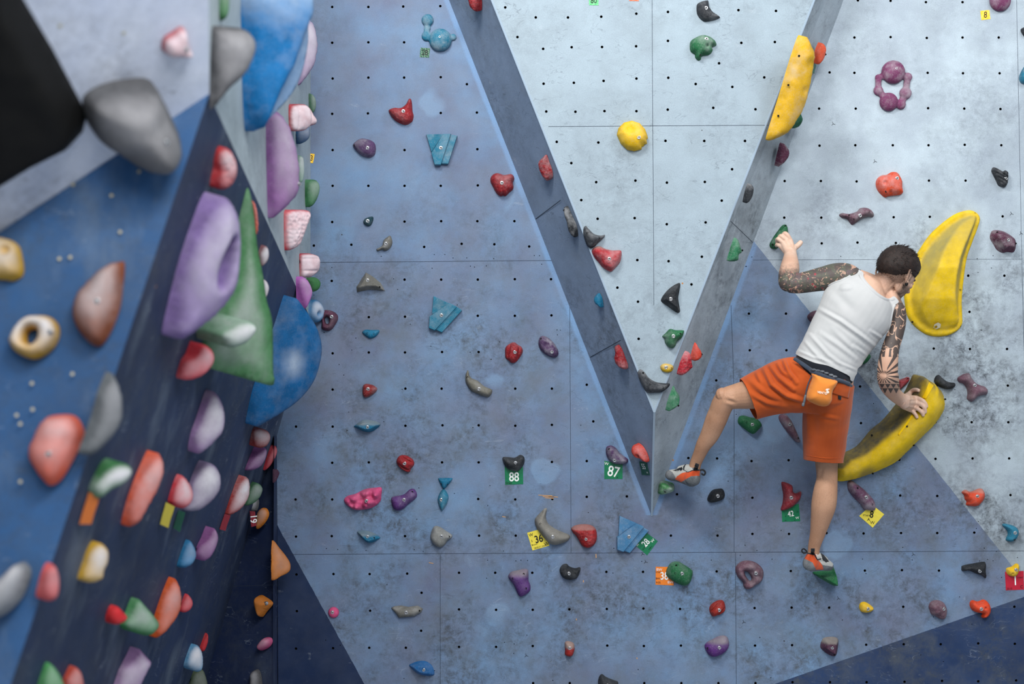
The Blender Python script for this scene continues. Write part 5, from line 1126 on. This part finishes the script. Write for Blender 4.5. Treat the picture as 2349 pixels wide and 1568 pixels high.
rel = a - np.array(HC[:]); cf = rel @ np.array(HF[:]); cu_ = rel @ np.array(HU[:]); cr_ = np.abs(rel @ np.array(HR[:]))
near = (np.linalg.norm(rel, axis=1) < .16)
beard = np.clip((-.045 - cu_) / .012, 0, 1) * np.clip((cf + .005) / .02, 0, 1) * near * np.clip(1 - (cf - .075) * 30, 0, 1)
side = np.clip(1 - np.abs(cf - .018) / .012, 0, 1) * (cr_ > .04) * (cu_ < .01) * (cu_ > -.08) * near
lowb = np.clip((cu_ + .118 - np.clip(cr_ - .03, 0, 1) * .8) / .05, 0, 1) * (cf < -.005) * (cu_ < 0) * (cu_ > -.115) * near * .85
brow = (np.abs(cu_ + .004) < .006) * (cf > .07) * (cr_ < .045) * (cr_ > .008) * near
attr(body, 'beard', np.clip(beard * .75 + side * .8 + lowb + brow, 0, 1))
hands = ((q[:, 1] < 585) & (q[:, 0] < 1850)) | ((q[:, 0] > 2074) & (q[:, 1] > 885) & (q[:, 1] < 965))
attr(body, 'hand', np.clip(np.maximum((590 - q[:, 1]) / 16 * (q[:, 0] < 1850), (q[:, 0] - 2066) / 14 * (q[:, 1] > 885) * (q[:, 1] < 965)), 0, 1))

n_ = NT('skin', .55, .35)
v = n_.coord()
sk = n_.mix(n_.rng(n_.noise(v, 9, 5), .35, .65), hexc('#c9a791'), hexc('#bd9680'))
sk = n_.mix(n_.attr('leg'), sk, n_.mix(n_.rng(n_.noise(v, 8, 5), .35, .65), hexc('#b58d72'), hexc('#a47c62')))
sk = n_.mix(n_.math('MULTIPLY', n_.attr('hand'), n_.rng(n_.noise(v, 40, 4), .35, .7, .1, .6)), sk, hexc('#dcc6b8'))
hair_n = n_.rng(n_.noise(n_.mapping(v, scale=(1, 1, .35)), 420, 2), .55, .7, 0, .28)
sk = n_.mix(n_.math('MULTIPLY', n_.attr('leg'), hair_n), sk, hexc('#5a3a28'))
X, Y = n_.attr('ax'), n_.attr('ay')
n2 = n_.t.nodes.new('ShaderNodeCombineXYZ'); n_._s(n2.inputs[0], X); n_._s(n2.inputs[1], Y); XY = n2.outputs[0]
# left sleeve: dense foliage with skin gaps, red blooms, roots over the elbow
f1 = n_.rng(n_.noise(XY, 8, 4, .6, 1.4), .38, .42)
f2 = n_.rng(n_.vor(XY, 16, 'DISTANCE_TO_EDGE'), .02, .06)
leafcol = n_.mix(n_.rng(n_.noise(XY, 7, 2), .45, .55), hexc('#2c3136'), hexc('#30433c'))
leafcol = n_.mix(n_.math('LESS_THAN', n_.noise(n_.mapping(XY, loc=(5, 2, 0)), 5, 2), .40), leafcol, hexc('#3f3b44'))
big = n_.rng(n_.noise(n_.mapping(XY, loc=(1.3, .2, 0)), 5.5, 3, .6, .8), .66, .69)
fl = n_.math('MULTIPLY', f1, n_.math('SUBTRACT', 1.0, big))
tlm = n_.math('MULTIPLY', n_.attr('tl'), n_.math('MAXIMUM', n_.math('MULTIPLY', fl, 1.0), n_.math('MULTIPLY', n_.math('SUBTRACT', 1.0, n_.rng(n_.math('ABSOLUTE', n_.math('SUBTRACT', n_.noise(XY, 14, 3, .6, 2), .5)), .015, .03)), .9)))
# fewer marks towards the wrist
tlm = n_.math('MULTIPLY', tlm, n_.math('MAXIMUM', n_.rng(n_.math('ADD', Y, n_.math('MULTIPLY', n_.noise(XY, 12, 3), .3)), -1.8, -1.55), n_.math('GREATER_THAN', X, -.62)))
sk = n_.mix(n_.math('MULTIPLY', tlm, .9), sk, leafcol)
red = n_.math('MULTIPLY', n_.attr('tl'), n_.math('LESS_THAN', n_.vor(n_.mapping(XY, loc=(.3, .7, 0)), 6.5), .19))
red = n_.math('MULTIPLY', red, n_.rng(X, -.6, -.3, .25, 1))
sk = n_.mix(n_.math('MULTIPLY', red, .8), sk, hexc('#9a3240'))
# right sleeve: sunburst over the elbow, chequered triangles, arrow, clouds
cx, cy = (2026 - 1900) / 100, (861 - 800) / 100
dx = n_.math('SUBTRACT', X, cx); dy = n_.math('SUBTRACT', Y, cy)
rad = n_.math('SQRT', n_.math('ADD', n_.math('MULTIPLY', dx, dx), n_.math('MULTIPLY', dy, dy)))
ang = n_.math('ARCTAN2', dy, dx)
rays = n_.math('GREATER_THAN', n_.math('SINE', n_.math('MULTIPLY', ang, 17)), .25)
burst = n_.math('MULTIPLY', rays, n_.math('MULTIPLY', n_.math('GREATER_THAN', rad, .075), n_.math('LESS_THAN', Y, .78)))
burst = n_.math('MULTIPLY', burst, n_.math('GREATER_THAN', Y, .18))
def tri(period, y0, y1, ph=0.0):
    t = n_.math('PINGPONG', n_.math('ADD', X, ph), period / 2)
    hgt = n_.math('MULTIPLY', t, (y1 - y0) / (period / 2))
    return n_.math('MULTIPLY', n_.math('LESS_THAN', n_.math('SUBTRACT', Y, y0), hgt), n_.math('GREATER_THAN', Y, y0))
YY = n_.math('SUBTRACT', Y, n_.math('MULTIPLY', n_.math('SUBTRACT', X, 1.4), -.1))
band = n_.math('MAXIMUM', tri(.13, .80, .90), tri(.13, .90, 1.02, .065))
upl = n_.math('MULTIPLY', n_.math('LESS_THAN', Y, .18), n_.rng(n_.math('ABSOLUTE', n_.math('SUBTRACT', n_.noise(n_.mapping(XY, rot=(0, 0, .3), scale=(1, .6, 1)), 5, 1.5, .4, 1.5), .5)), .018, .03))
arrow = n_.math('MULTIPLY', n_.math('LESS_THAN', n_.math('ABSOLUTE', n_.math('SUBTRACT', X, n_.math('MULTIPLY_ADD', Y, -.12, 1.36))), .045), n_.math('GREATER_THAN', Y, -.02))
upl = n_.math('MULTIPLY', upl, n_.math('SUBTRACT', 1.0, arrow))
burst = n_.math('MULTIPLY', burst, n_.math('SUBTRACT', 1.0, n_.math('MULTIPLY', arrow, n_.math('LESS_THAN', Y, .52))))
trm = n_.math('MULTIPLY', n_.attr('tr'), n_.math('MAXIMUM', n_.math('MAXIMUM', burst, band), upl))
sk = n_.mix(n_.math('MULTIPLY', trm, .9), sk, hexc('#23282d'))
bd = n_.math('MULTIPLY', n_.attr('beard'), n_.rng(n_.noise(v, 330, 2), .3, .55, .55, 1))
sk = n_.mix(bd, sk, hexc('#2e211c'))
n_.col(sk); n_.b.inputs['Subsurface Weight'].default_value = .06; n_.b.inputs['Subsurface Radius'].default_value = (.012, .005, .003)
n_.bump(n_.noise(v, 180, 4), .12, .001)
M_skin = n_.m

def cloth(name, hx, hx2, rough=.85, weave=900, bump=.25):
    n = NT(name, rough, .15); v = n.coord()
    c = n.mix(n.rng(n.noise(v, 7, 6), .35, .65), hexc(hx), hexc(hx2)); n.col(c); n.b.inputs['Sheen Weight'].default_value = .15
    n.bump(n.noise(v, weave, 2), bump, .0006); return n.m
M_tank = cloth('white_cotton', '#babcbd', '#b2b5b6'); M_short = cloth('orange_cotton', '#b2501f', '#a3461a'); M_blackc = cloth('black_elastic', '#14181f', '#1b2029')
M_belt = cloth('slate_webbing', '#2f3846', '#3f4958')

person = empty('person', J(1893, 880, -.40)); tag(person, 'person climbing with back turned, white tank top, orange shorts and tattooed arms', 'person')
link('body', body, M_skin, person)

# tank top: the inflated trunk trimmed by its neckline, armholes and hem
bm = bmesh.new()
def infl(rows, w, d): return [(r[0], r[1], r[2], r[3] + w, r[4] + d) for r in rows]
add_tube(bm, infl(TORSO[2:], 4.5, .012), 36); add_tube(bm, infl(TRAPL, 1.5, .004)); add_tube(bm, infl(TRAPR, 1.8, .004))
add_tube(bm, [(1880, 862, -.41, 70, .112), (1893, 842, -.41, 75, .115), (1902, 822, -.41, 73, .112), (1915, 795, -.41, 73, .11)], 36)
for (x, y, r) in ((1945, 680, 27), (2012, 722, 25)): add_tube(bm, [(x, y - 18, -.450, r, .052), (x + 2, y + 12, -.450, r * .9, .047)])
add_tube(bm, rt_([(1985, 665, -.385, 30), (1950, 652, -.375, 30), (1925, 655, -.37, 24)])); add_tube(bm, rt_([(2030, 700, -.39, 26), (2046, 716, -.395, 24), (2044, 745, -.40, 18)]))
tk = remeshed(bm, .0042, 5)
TF = [('R1', [(560, 935), (780, 1060), (960, 1190), (1115, 1305)], .007, 4.5), ('R1', [(585, 1170), (760, 1290), (930, 1420)], .005, 5), ('R1', [(490, 1190), (660, 1380), (820, 1500)], .005, 4),
      ('R1', [(420, 1230), (560, 1390), (700, 1480)], .004, 4), ('R1', [(1060, 1150), (1180, 1230)], .004, 3.5), ('R1', [(700, 1130), (860, 1290), (1000, 1400)], .0035, 5),
      ('R1', [(360, 1330), (520, 1400), (700, 1450)], .003, 3), ('R1', [(900, 1290), (1020, 1380)], .004, 3.5), ('R1', [(740, 1440), (940, 1530)], .003, 3), ('R1', [(700, 760), (900, 960)], -.003, 9)]
folds(tk, TF, .0018, 16)
SH = [(1960,614),(1967,616.5),(1980,624),(1981,634),(1988,645),(2000,658),(2015,672),(2031,682),(2040,684),(2050,679),(2057,684),(2062,692),(2056,697),(2050,704),(2046,720),(2043,742),(2040,756),(2030,770),(2023,777),
      (2012,798),(1998,810),(1982,828),(1976,838),(1968,845),(1966,856),(1962,862),(1957,874),(1951,871),(1948,862),(1925,850),(1898,838),(1870,832),(1845,822),(1826,812),(1820,803),(1830,795),(1840,783),(1847,766),(1861,736),(1878,702),(1893,660),(1898,653),(1915,645),(1930,640),(1945,630),(1957,620)]
bm = bmesh.new()
pts = catmull(SH, 3)
fr0 = [bm.verts.new(P(p[0], p[1], 5.7)) for p in pts]; bk0 = [bm.verts.new(P(p[0], p[1], 6.4)) for p in pts]
k = len(pts)
for i in range(k): bm.faces.new((fr0[i], fr0[(i + 1) % k], bk0[(i + 1) % k], bk0[i]))
bm.faces.new(fr0); bm.faces.new(bk0[::-1]); bmesh.ops.triangulate(bm, faces=[f for f in bm.faces if len(f.verts) > 4])
cutter = from_bm('tmp_cut', bm); ot = link('tmp_t', tk)
md = ot.modifiers.new('b', 'BOOLEAN'); md.operation = 'INTERSECT'; md.object = cutter; md.solver = 'EXACT'
tk2 = evaluated(ot); me_c = cutter.data; bpy.data.objects.remove(cutter); bpy.data.meshes.remove(me_c)
tk2.set_sharp_from_angle(angle=math.radians(45)); tk2.name = 'tank_top'; tk2.materials.clear(); ot = link('tank_top', tk2, M_tank, person); tk2.set_sharp_from_angle(angle=math.radians(45))
def ribbon(name, surf, pts, r, mat, parent, lift=.0, closed=False):
    """flat cord lying on a surface, following a line of the photograph"""
    b = bmesh.new(); b.from_mesh(surf); T = BVHTree.FromBMesh(b); b.free()
    rows = catmull(pts, 5, closed=False); cs = []
    for p in rows:
        h = T.ray_cast(CAM, ray(p[0], p[1]).normalized())
        y = h[0].y if h[0] is not None else (cs[-1][2] if cs else -.45)
        cs.append((p[0], p[1], y - lift))
    bm = bmesh.new(); add_tube(bm, [(x, y, z, r, .0022) for x, y, z in cs], 10, 1)
    return from_bm(name, bm, mat, parent)
ribbon('neck_binding', tk2, [(1974, 630), (1979, 640), (1986, 651), (2001, 667), (2019, 681), (2034, 688), (2045, 687), (2051, 684)], 4.2, M_tank, ot)
ribbon('armhole_binding', tk2, [(1957, 626), (1947, 635), (1932, 643), (1914, 649), (1901, 656)], 3.2, M_tank, ot)
ribbon('armhole_binding', tk2, [(2053, 699), (2049, 706), (2045, 722), (2041, 744), (2035, 762)], 3.0, M_tank, ot)

# shorts
bm = bmesh.new()
SL_ = [(1880, 878, -.395, 62, .125), (1840, 882, -.385, 64, .12), (1806, 884, -.375, 62, .11), (1763, 897, -.355, 56, .10), (1735, 907, -.34, 52, .092), (1712, 917, -.33, 49, .088), (1700, 922, -.325, 49, .086)]
SR_ = [(1898, 880, -.39, 60, .125), (1898, 920, -.365, 55, .118), (1895, 955, -.33, 52, .11), (1892, 1000, -.295, 49, .10), (1889, 1045, -.265, 45, .092), (1888, 1075, -.25, 44, .09)]
add_tube(bm, SL_, 30); add_tube(bm, SR_, 30)
add_tube(bm, [(1884, 912, -.385, 66, .125), (1884, 880, -.395, 70, .13), (1890, 852, -.405, 71, .118)], 34, wdir=Vector((.87, 0, -.5)))
add_tube(bm, rt_([(1935, 900, -.40, 20), (1938, 915, -.39, 18)])); add_tube(bm, rt_([(1835, 850, -.40, 30), (1812, 852, -.39, 28), (1800, 862, -.38, 30)]))
sh = remeshed(bm, .0045, 4)
bm = bmesh.new(); bm.from_mesh(sh)
def cut(bm, p, nn): bmesh.ops.bisect_plane(bm, geom=bm.verts[:] + bm.edges[:] + bm.faces[:], plane_co=p, plane_no=nn, clear_outer=True)
hl = (J(1698, 869, -.33) - J(1734, 960, -.33)).normalized(); cut(bm, J(1716, 914, -.33), -(hl.cross(Vector((0, 1, 0))) * (1 if hl.cross(Vector((0, 1, 0))).x > 0 else -1)))
hr = (J(1845, 1053, -.27) - J(1934, 1060, -.27)).normalized(); nn = hr.cross(Vector((0, 1, 0))); nn = nn if nn.z < 0 else -nn; cut(bm, J(1890, 1057, -.27), nn)
wl_ = (J(1820, 817, -.4) - J(1955, 888, -.4)).normalized(); nn = wl_.cross(Vector((0, 1, 0))); nn = nn if nn.z > 0 else -nn; cut(bm, J(1888, 850, -.4), nn)
bm.to_mesh(sh); bm.free()
folds(sh, [('R2', [(1160, 290), (1250, 470), (1400, 580), (1570, 640)], 0.0153, 5), ('R2', [(1235, 280), (1330, 400), (1480, 520)], 0.0119, 4.5), ('R2', [(1370, 200), (1420, 330), (1510, 450)], 0.0136, 4),
           ('R2', [(990, 400), (1150, 540), (1330, 640)], 0.0068, 6), ('R2', [(1010, 560), (1200, 660), (1400, 700)], 0.0068, 5), ('R2', [(1440, 190), (1580, 240), (1670, 330)], 0.0051, 3),
           ('R2', [(1600, 720), (1640, 860), (1640, 1050)], 0.0068, 8), ('R2', [(1750, 790), (1950, 830)], 0.0034, 4), ('R2', [(1310, 250), (1360, 330), (1450, 400)], 0.0102, 3.5), ('R2', [(1080, 330), (1140, 460)], 0.0051, 4)], .003, 13, 5)
sh.name = 'shorts'; os_ = link('shorts', sh, M_short, person)
m = os_.modifiers.new('t', 'SOLIDIFY'); m.thickness = .0022; m.offset = 1
ribbon('hem_seam', sh, [(1706, 868), (1722, 912), (1741, 955)], 1.1, M_short, os_, .0022)
ribbon('hem_seam', sh, [(1847, 1043), (1890, 1050), (1932, 1050)], 1.1, M_short, os_, .0022)
# back pocket flap
b = bmesh.new(); b.from_mesh(sh); ST = BVHTree.FromBMesh(b); b.free()
def patch(name, quad, mat, parent, lift, T=None, N=12, thick=.003, bow=0.0):
    T = T or ST; bm = bmesh.new(); g = []
    q = [np.array(p, float) for p in quad]
    for j in range(N + 1):
        row = []
        for i in range(N + 1):
            s, t = i / N, j / N; p = (q[0] * (1 - s) + q[1] * s) * (1 - t) + (q[3] * (1 - s) + q[2] * s) * t
            h = T.ray_cast(CAM, ray(p[0], p[1]).normalized()); y = h[0].y if h[0] is not None else -.5
            row.append(bm.verts.new(J(p[0], p[1], y - lift - bow * math.sin(math.pi * s) * t)))
        g.append(row)
    for j in range(N):
        for i in range(N): bm.faces.new((g[j][i], g[j][i + 1], g[j + 1][i + 1], g[j + 1][i]))
    o = from_bm(name, bm, mat, parent); m = o.modifiers.new('t', 'SOLIDIFY'); m.thickness = thick; m.offset = 0
    return o
patch('pocket_flap', [(1921, 876), (1951, 884), (1946, 913), (1908, 901)], M_short, os_, .006)
patch('flap_tab', [(1923, 907), (1930, 909), (1929, 917), (1923, 915)], M_blackc, os_, .006, N=4)

# waistband and belt of the chalk bag
bm = bmesh.new()
add_tube(bm, [(1880, 868, -.402, 66, .118), (1885, 858, -.405, 69.5, .121), (1890, 849, -.408, 70.5, .120), (1897, 836, -.41, 69, .11)], 40, wdir=Vector((.885, 0, -.465)))
from_bm('waistband', bm, M_blackc, person)

# shoes
M_rub = hold_mat('#6d7276', .35, rough=.8); M_sho = cloth('orange_suede', '#cf5a30', '#bd4a28'); M_gry = cloth('pale_grey_suede', '#b4b5b0', '#9da09e'); M_blk = cloth('black_trim', '#16191d', '#20242a')
def shoe(label, balls, zones, tab, loop, c, tabtxt=None):
    bm = bmesh.new()
    for rows in balls: add_tube(bm, rt_(rows), 20, 5)
    me = remeshed(bm, .003, 3); me.name = 'climbing_shoe'
    o = link('climbing_shoe', me, [M_rub, M_sho, M_gry, M_blk], person); o['label'] = label
    cen = np.array([p.center[:] for p in me.polygons]); qq = to_px(cen); mi = np.zeros(len(cen), np.int32)
    for k, poly in zones:
        mi[inside(qq, [cp(c, p) for p in poly])] = k
    me.polygons.foreach_set('material_index', mi)
    b = bmesh.new(); b.from_mesh(me); T = BVHTree.FromBMesh(b); b.free()
    t = patch('pull_tab', [cp(c, p) for p in tab], M_blk, o, .004, T, 6, .002)
    bm = bmesh.new(); l = [cp(c, p) for p in loop[0]]; add_tube(bm, rt_([(x, y, z, loop[2]) for (x, y), z in zip(l, loop[1])]), 10, 4)
    from_bm('heel_loop', bm, M_blk, o)
    return o
shoe('left climbing shoe, grey rubber with orange side, seen from outside', [[(1592, 1078, -.178, 15.5), (1589, 1091, -.188, 18), (1587, 1100, -.195, 19), (1585, 1105, -.192, 15)], [(1588, 1099, -.19, 18), (1572, 1093, -.158, 17), (1555, 1090, -.128, 15), (1540, 1089, -.108, 13), (1533, 1088, -.10, 11)],
     [(1590, 1080, -.178, 14), (1576, 1077, -.16, 13), (1560, 1080, -.14, 12)]],
     [(2, [(380, 640), (860, 440), (1010, 640), (960, 690), (800, 700), (560, 850), (480, 700)]), (1, [(540, 880), (600, 800), (720, 720), (860, 690), (1000, 650), (1190, 640), (1170, 800), (1080, 790), (960, 800), (850, 860), (700, 960)]),
      (3, [(480, 660), (560, 630), (720, 560), (750, 620), (690, 670), (660, 650), (560, 670)]), (3, [(750, 560), (830, 450), (880, 440), (800, 540), (780, 640), (860, 690), (1000, 640), (1180, 620), (1180, 660), (1000, 665), (860, 710), (750, 640)])],
     [(1075, 460), (1165, 500), (1120, 650), (1010, 630)], ([(1180, 650), (1260, 640), (1320, 700), (1290, 770), (1230, 740)], [-.19, -.21, -.215, -.21, -.20], 2.2), 'R5')
shoe('right climbing shoe, grey rubber heel with orange band', [[(1866, 1274, -.182, 15), (1862, 1284, -.19, 17), (1859, 1293, -.195, 18), (1860, 1297, -.19, 14)], [(1860, 1294, -.19, 16), (1876, 1293, -.16, 16), (1890, 1294, -.135, 14.5), (1900, 1297, -.118, 12), (1903, 1299, -.11, 10)],
     [(1868, 1276, -.18, 14), (1880, 1281, -.16, 13), (1890, 1287, -.14, 12)]],
     [(2, [(465, 1090), (540, 1070), (690, 1200), (680, 1250), (560, 1230), (500, 1160)]), (1, [(350, 1090), (470, 1090), (500, 1160), (560, 1240), (570, 1285), (480, 1285), (440, 1200), (340, 1150)]), (3, [(535, 1090), (550, 1080), (640, 1190), (600, 1200), (560, 1170), (550, 1130)]), (3, [(370, 1080), (470, 1100), (500, 1160), (540, 1150), (545, 1165), (495, 1175), (455, 1110), (370, 1095)])],
     [(418, 1030), (465, 1030), (465, 1110), (418, 1095)], ([(375, 1080), (330, 1085), (310, 1055), (335, 1035), (370, 1065)], [-.20, -.215, -.22, -.215, -.20], 1.8), 'R4')

# hair
bm = bmesh.new()
add_ball(bm, hp(-.006, .006, 0), AX, (.104, .085, .096), 72)
def hairline(f, r):
    back = np.clip((-f - .0) / .09, 0, 1)
    return -.014 - .068 * back + max(0, f - .045) * 1.1 + max(0, f - .01) * .12
dele = []
for v_ in bm.verts:
    d = v_.co - HC; f, u, r = d.dot(HF), d.dot(HU), d.dot(HR)
    hl_ = hairline(f, r) + .004 * mnoise.noise(d * 90)
    if u < hl_ - .004: dele.append(v_); continue
    fade = min(1, (u - hl_ + .004) / .05)
    nn = d.normalized()
    strands = mnoise.noise(Vector((f * 25, r * 120, u * 40))) * .003 + mnoise.noise(Vector((f * 90, r * 380, u * 150))) * .0015
    v_.co = HC + d * (1 - .085 * (1 - fade)) + nn * strands * (.3 + .7 * fade) + nn * (.006 * fade * max(0, f * 10))
bmesh.ops.delete(bm, geom=dele, context='VERTS')
nh = NT('dark_brown_hair', .6, .35); v = nh.coord()
nh.col(nh.mix(nh.rng(nh.noise(v, 120, 5), .3, .7), hexc('#120d0b'), hexc('#2e201b'))); nh.bump(nh.noise(v, 500, 3), .6, .002)
hair = from_bm('hair', bm, nh.m, person); m = hair.modifiers.new('t', 'SOLIDIFY'); m.thickness = .012; m.offset = -1
# single locks standing off the crown and forehead
random.seed(11); bm = bmesh.new()
def lock(base, dirv, L, r0):
    side = dirv.cross(HU if abs(dirv.dot(HU)) < .9 else HF).normalized(); s2 = dirv.cross(side).normalized(); prev = None; bend = Vector((random.uniform(-1, 1), random.uniform(-.5, .5), random.uniform(-1, .3))) * .15
    for k in range(5):
        t = k / 4; c = base + dirv * L * t + bend * L * t * t; rr = r0 * (1 - t * .95)
        ring = [bm.verts.new(c + side * rr * math.cos(x * 2 * math.pi / 5) + s2 * rr * math.sin(x * 2 * math.pi / 5)) for x in range(5)]
        if prev:
            for x in range(5): bm.faces.new((prev[x], prev[(x + 1) % 5], ring[(x + 1) % 5], ring[x]))
        prev = ring
for k in range(1500):
    while True:
        d = Vector((random.gauss(0, 1), random.gauss(0, 1), random.gauss(0, 1))).normalized()
        f, u, r = d.x * .100, d.z * .096, d.y * .082
        if u > hairline(f, r) + .012: break
    nrm = (HF * d.x + HU * d.z + HR * d.y).normalized()
    fl_ = min(1, (u - hairline(f, r)) / .06)
    flow = (HF * .9 + HU * .1 - nrm * (HF * .9 + HU * .1).dot(nrm))
    if flow.length < 1e-4: flow = HR
    stand = .04 + (.5 if u > .082 and random.random() < .2 else 0)
    dirv = (flow.normalized() * (.9 if u < .07 else .5) - HU * (.3 if u < .03 else 0) + nrm * stand + Vector((random.gauss(0, .13), random.gauss(0, .13), random.gauss(0, .13)))).normalized()
    lock(hp(f - .006, u + .006, r), dirv, random.uniform(.010, .020) * (.5 + fl_), .0013)
lk = from_bm('hair_locks', bm, nh.m, hair)
# ear plugs
for s in (1, -1):
    me = lathe([(0, -.003), (.0075, -.003), (.0082, 0), (.0075, .003), (.003, .002), (0, .002)], 16); me.materials.append(M_blk.copy() if False else M_dark)
    place(me, 'ear_plug', person, hp(-.003, -.063, s * .078), (HR * s + HF * -.3).normalized(), 1.0)
for s in (1, -1):       # eyes, closed under the brow
    bm = bmesh.new(); add_ball(bm, hp(.0795, -.023, s * .028), AX, (.010, .011, .007), 16); from_bm('eye', bm, plain('eye_white' + str(s), '#cfc9c2', .3), person)

# chalk bag on the belt
PLANES['BAG'] = (Vector((0, -1, 0)), .532)
bagol = [(1668,350),(1740,362),(1850,395),(1940,430),(1925,480),(1890,540),(1884,600),(1880,640),(1850,685),(1800,700),(1740,690),(1680,665),(1625,635),(1615,580),(1640,500),(1675,400)]
out = [cp('R2', p) for p in bagol]; fr = Frame('BAG', out, 'W')
bag = empty('chalk_bag', fr.o.copy()); tag(bag, 'orange chalk bag with white lettering hanging behind the climber\'s hip', 'chalk bag')
bm, A, hh = dome_mesh(fr, out, .052, seed=5, res=44, flat=.8, amp=.002)
M_bag = cloth('light_orange_canvas', '#d98538', '#cc7a34')
pouch = from_bm('pouch', bm, M_bag, bag)
bm = bmesh.new(); y0 = -.525
rows = [(1856, 845, -.50, 4.5, .006), (1866, 853, -.53, 6, .014), (1885, 862, -.545, 6.5, .016), (1905, 869, -.54, 6, .014), (1925, 872, -.525, 5, .010), (1948, 880, -.495, 4.5, .006)]
add_tube(bm, rows, 14, 5); rim = from_bm('rim', bm, M_belt, bag)
bm = bmesh.new()
for x, y in ((1866, 848), (1876, 850), (1886, 852), (1896, 856), (1906, 860), (1915, 864)):
    add_ball(bm, J(x, y, -.54), (Vector((1, 0, 0)), Vector((0, 1, 0)), Vector((0, 0, 1))), (.011, .012, .006), 12)
o_ = from_bm('tmp', bm); m = o_.modifiers.new('r', 'REMESH'); m.mode = 'VOXEL'; m.voxel_size = .002; fm = evaluated(o_); fm.name = 'fleece_lining'; fm.materials.clear()
link('fleece_lining', fm, hold_mat('#525b66', .7), bag)
bm = bmesh.new(); add_tube(bm, [(1822, 822, -.47, 4, .004), (1840, 834, -.50, 4.5, .004), (1858, 847, -.515, 5, .004)], 10, 5); add_tube(bm, [(1925, 873, -.52, 4.5, .004), (1945, 881, -.495, 4.5, .004), (1954, 886, -.46, 4, .004)], 10, 5)
from_bm('belt', bm, M_belt, bag)
bm = bmesh.new(); add_tube(bm, rt_([(1862, 862, -.525, 1.6), (1854, 880, -.53, 1.6), (1849, 900, -.53, 1.7), (1846, 920, -.525, 2.2)]), 8, 5); from_bm('cord', bm, M_belt, bag)
bm = bmesh.new(); add_tube(bm, [(1848, 906, -.53, 2.6, .004), (1843.5, 926, -.525, 2.8, .004)], 8, 2); add_tube(bm, [(1843, 925, -.525, 3.4, .006), (1842, 930, -.525, 3.2, .006)], 8, 2); from_bm('buckle', bm, plain('buckle_grey', '#5d666e', .5), bag)
u0 = Vector((.985, 0, -.17)).normalized(); v0 = Vector((.17, 0, .985)).normalized(); nb = Vector((0, -1, 0))
pt_ = surf_at(fr, A, hh, *cp('R2', (1752, 552)))
text_mesh('VENTO', .0125, plain('bag_print', '#eadfd0', .6), pt_ + nb * .0025, u0, v0, nb, bag, 'lettering', bold=.0004)
bm = bmesh.new()                                        # bird-like emblem
for pts in ([(1785, 520), (1800, 507), (1830, 508), (1833, 516), (1812, 522), (1830, 545), (1820, 552), (1800, 530)], [(1790, 530), (1800, 535), (1828, 550), (1815, 558), (1800, 548)]):
    vs_ = [bm.verts.new(surf_at(fr, A, hh, *cp('R2', p)) + nb * .002) for p in pts]; bm.faces.new(vs_)
from_bm('emblem', bm, bpy.data.materials['bag_print'], bag, smooth=False)

def vstripe(q):
    return patch('painted_stripe', [cp('R3', p) for p in q], plain('stripe_yellow', '#efc400', .5), LOWVOL, .0012, VB, 16, .001)
vstripe([(1622, 442), (1672, 478), (1585, 620), (1545, 612)]); vstripe([(1440, 785), (1458, 795), (1300, 1010), (1290, 995)])
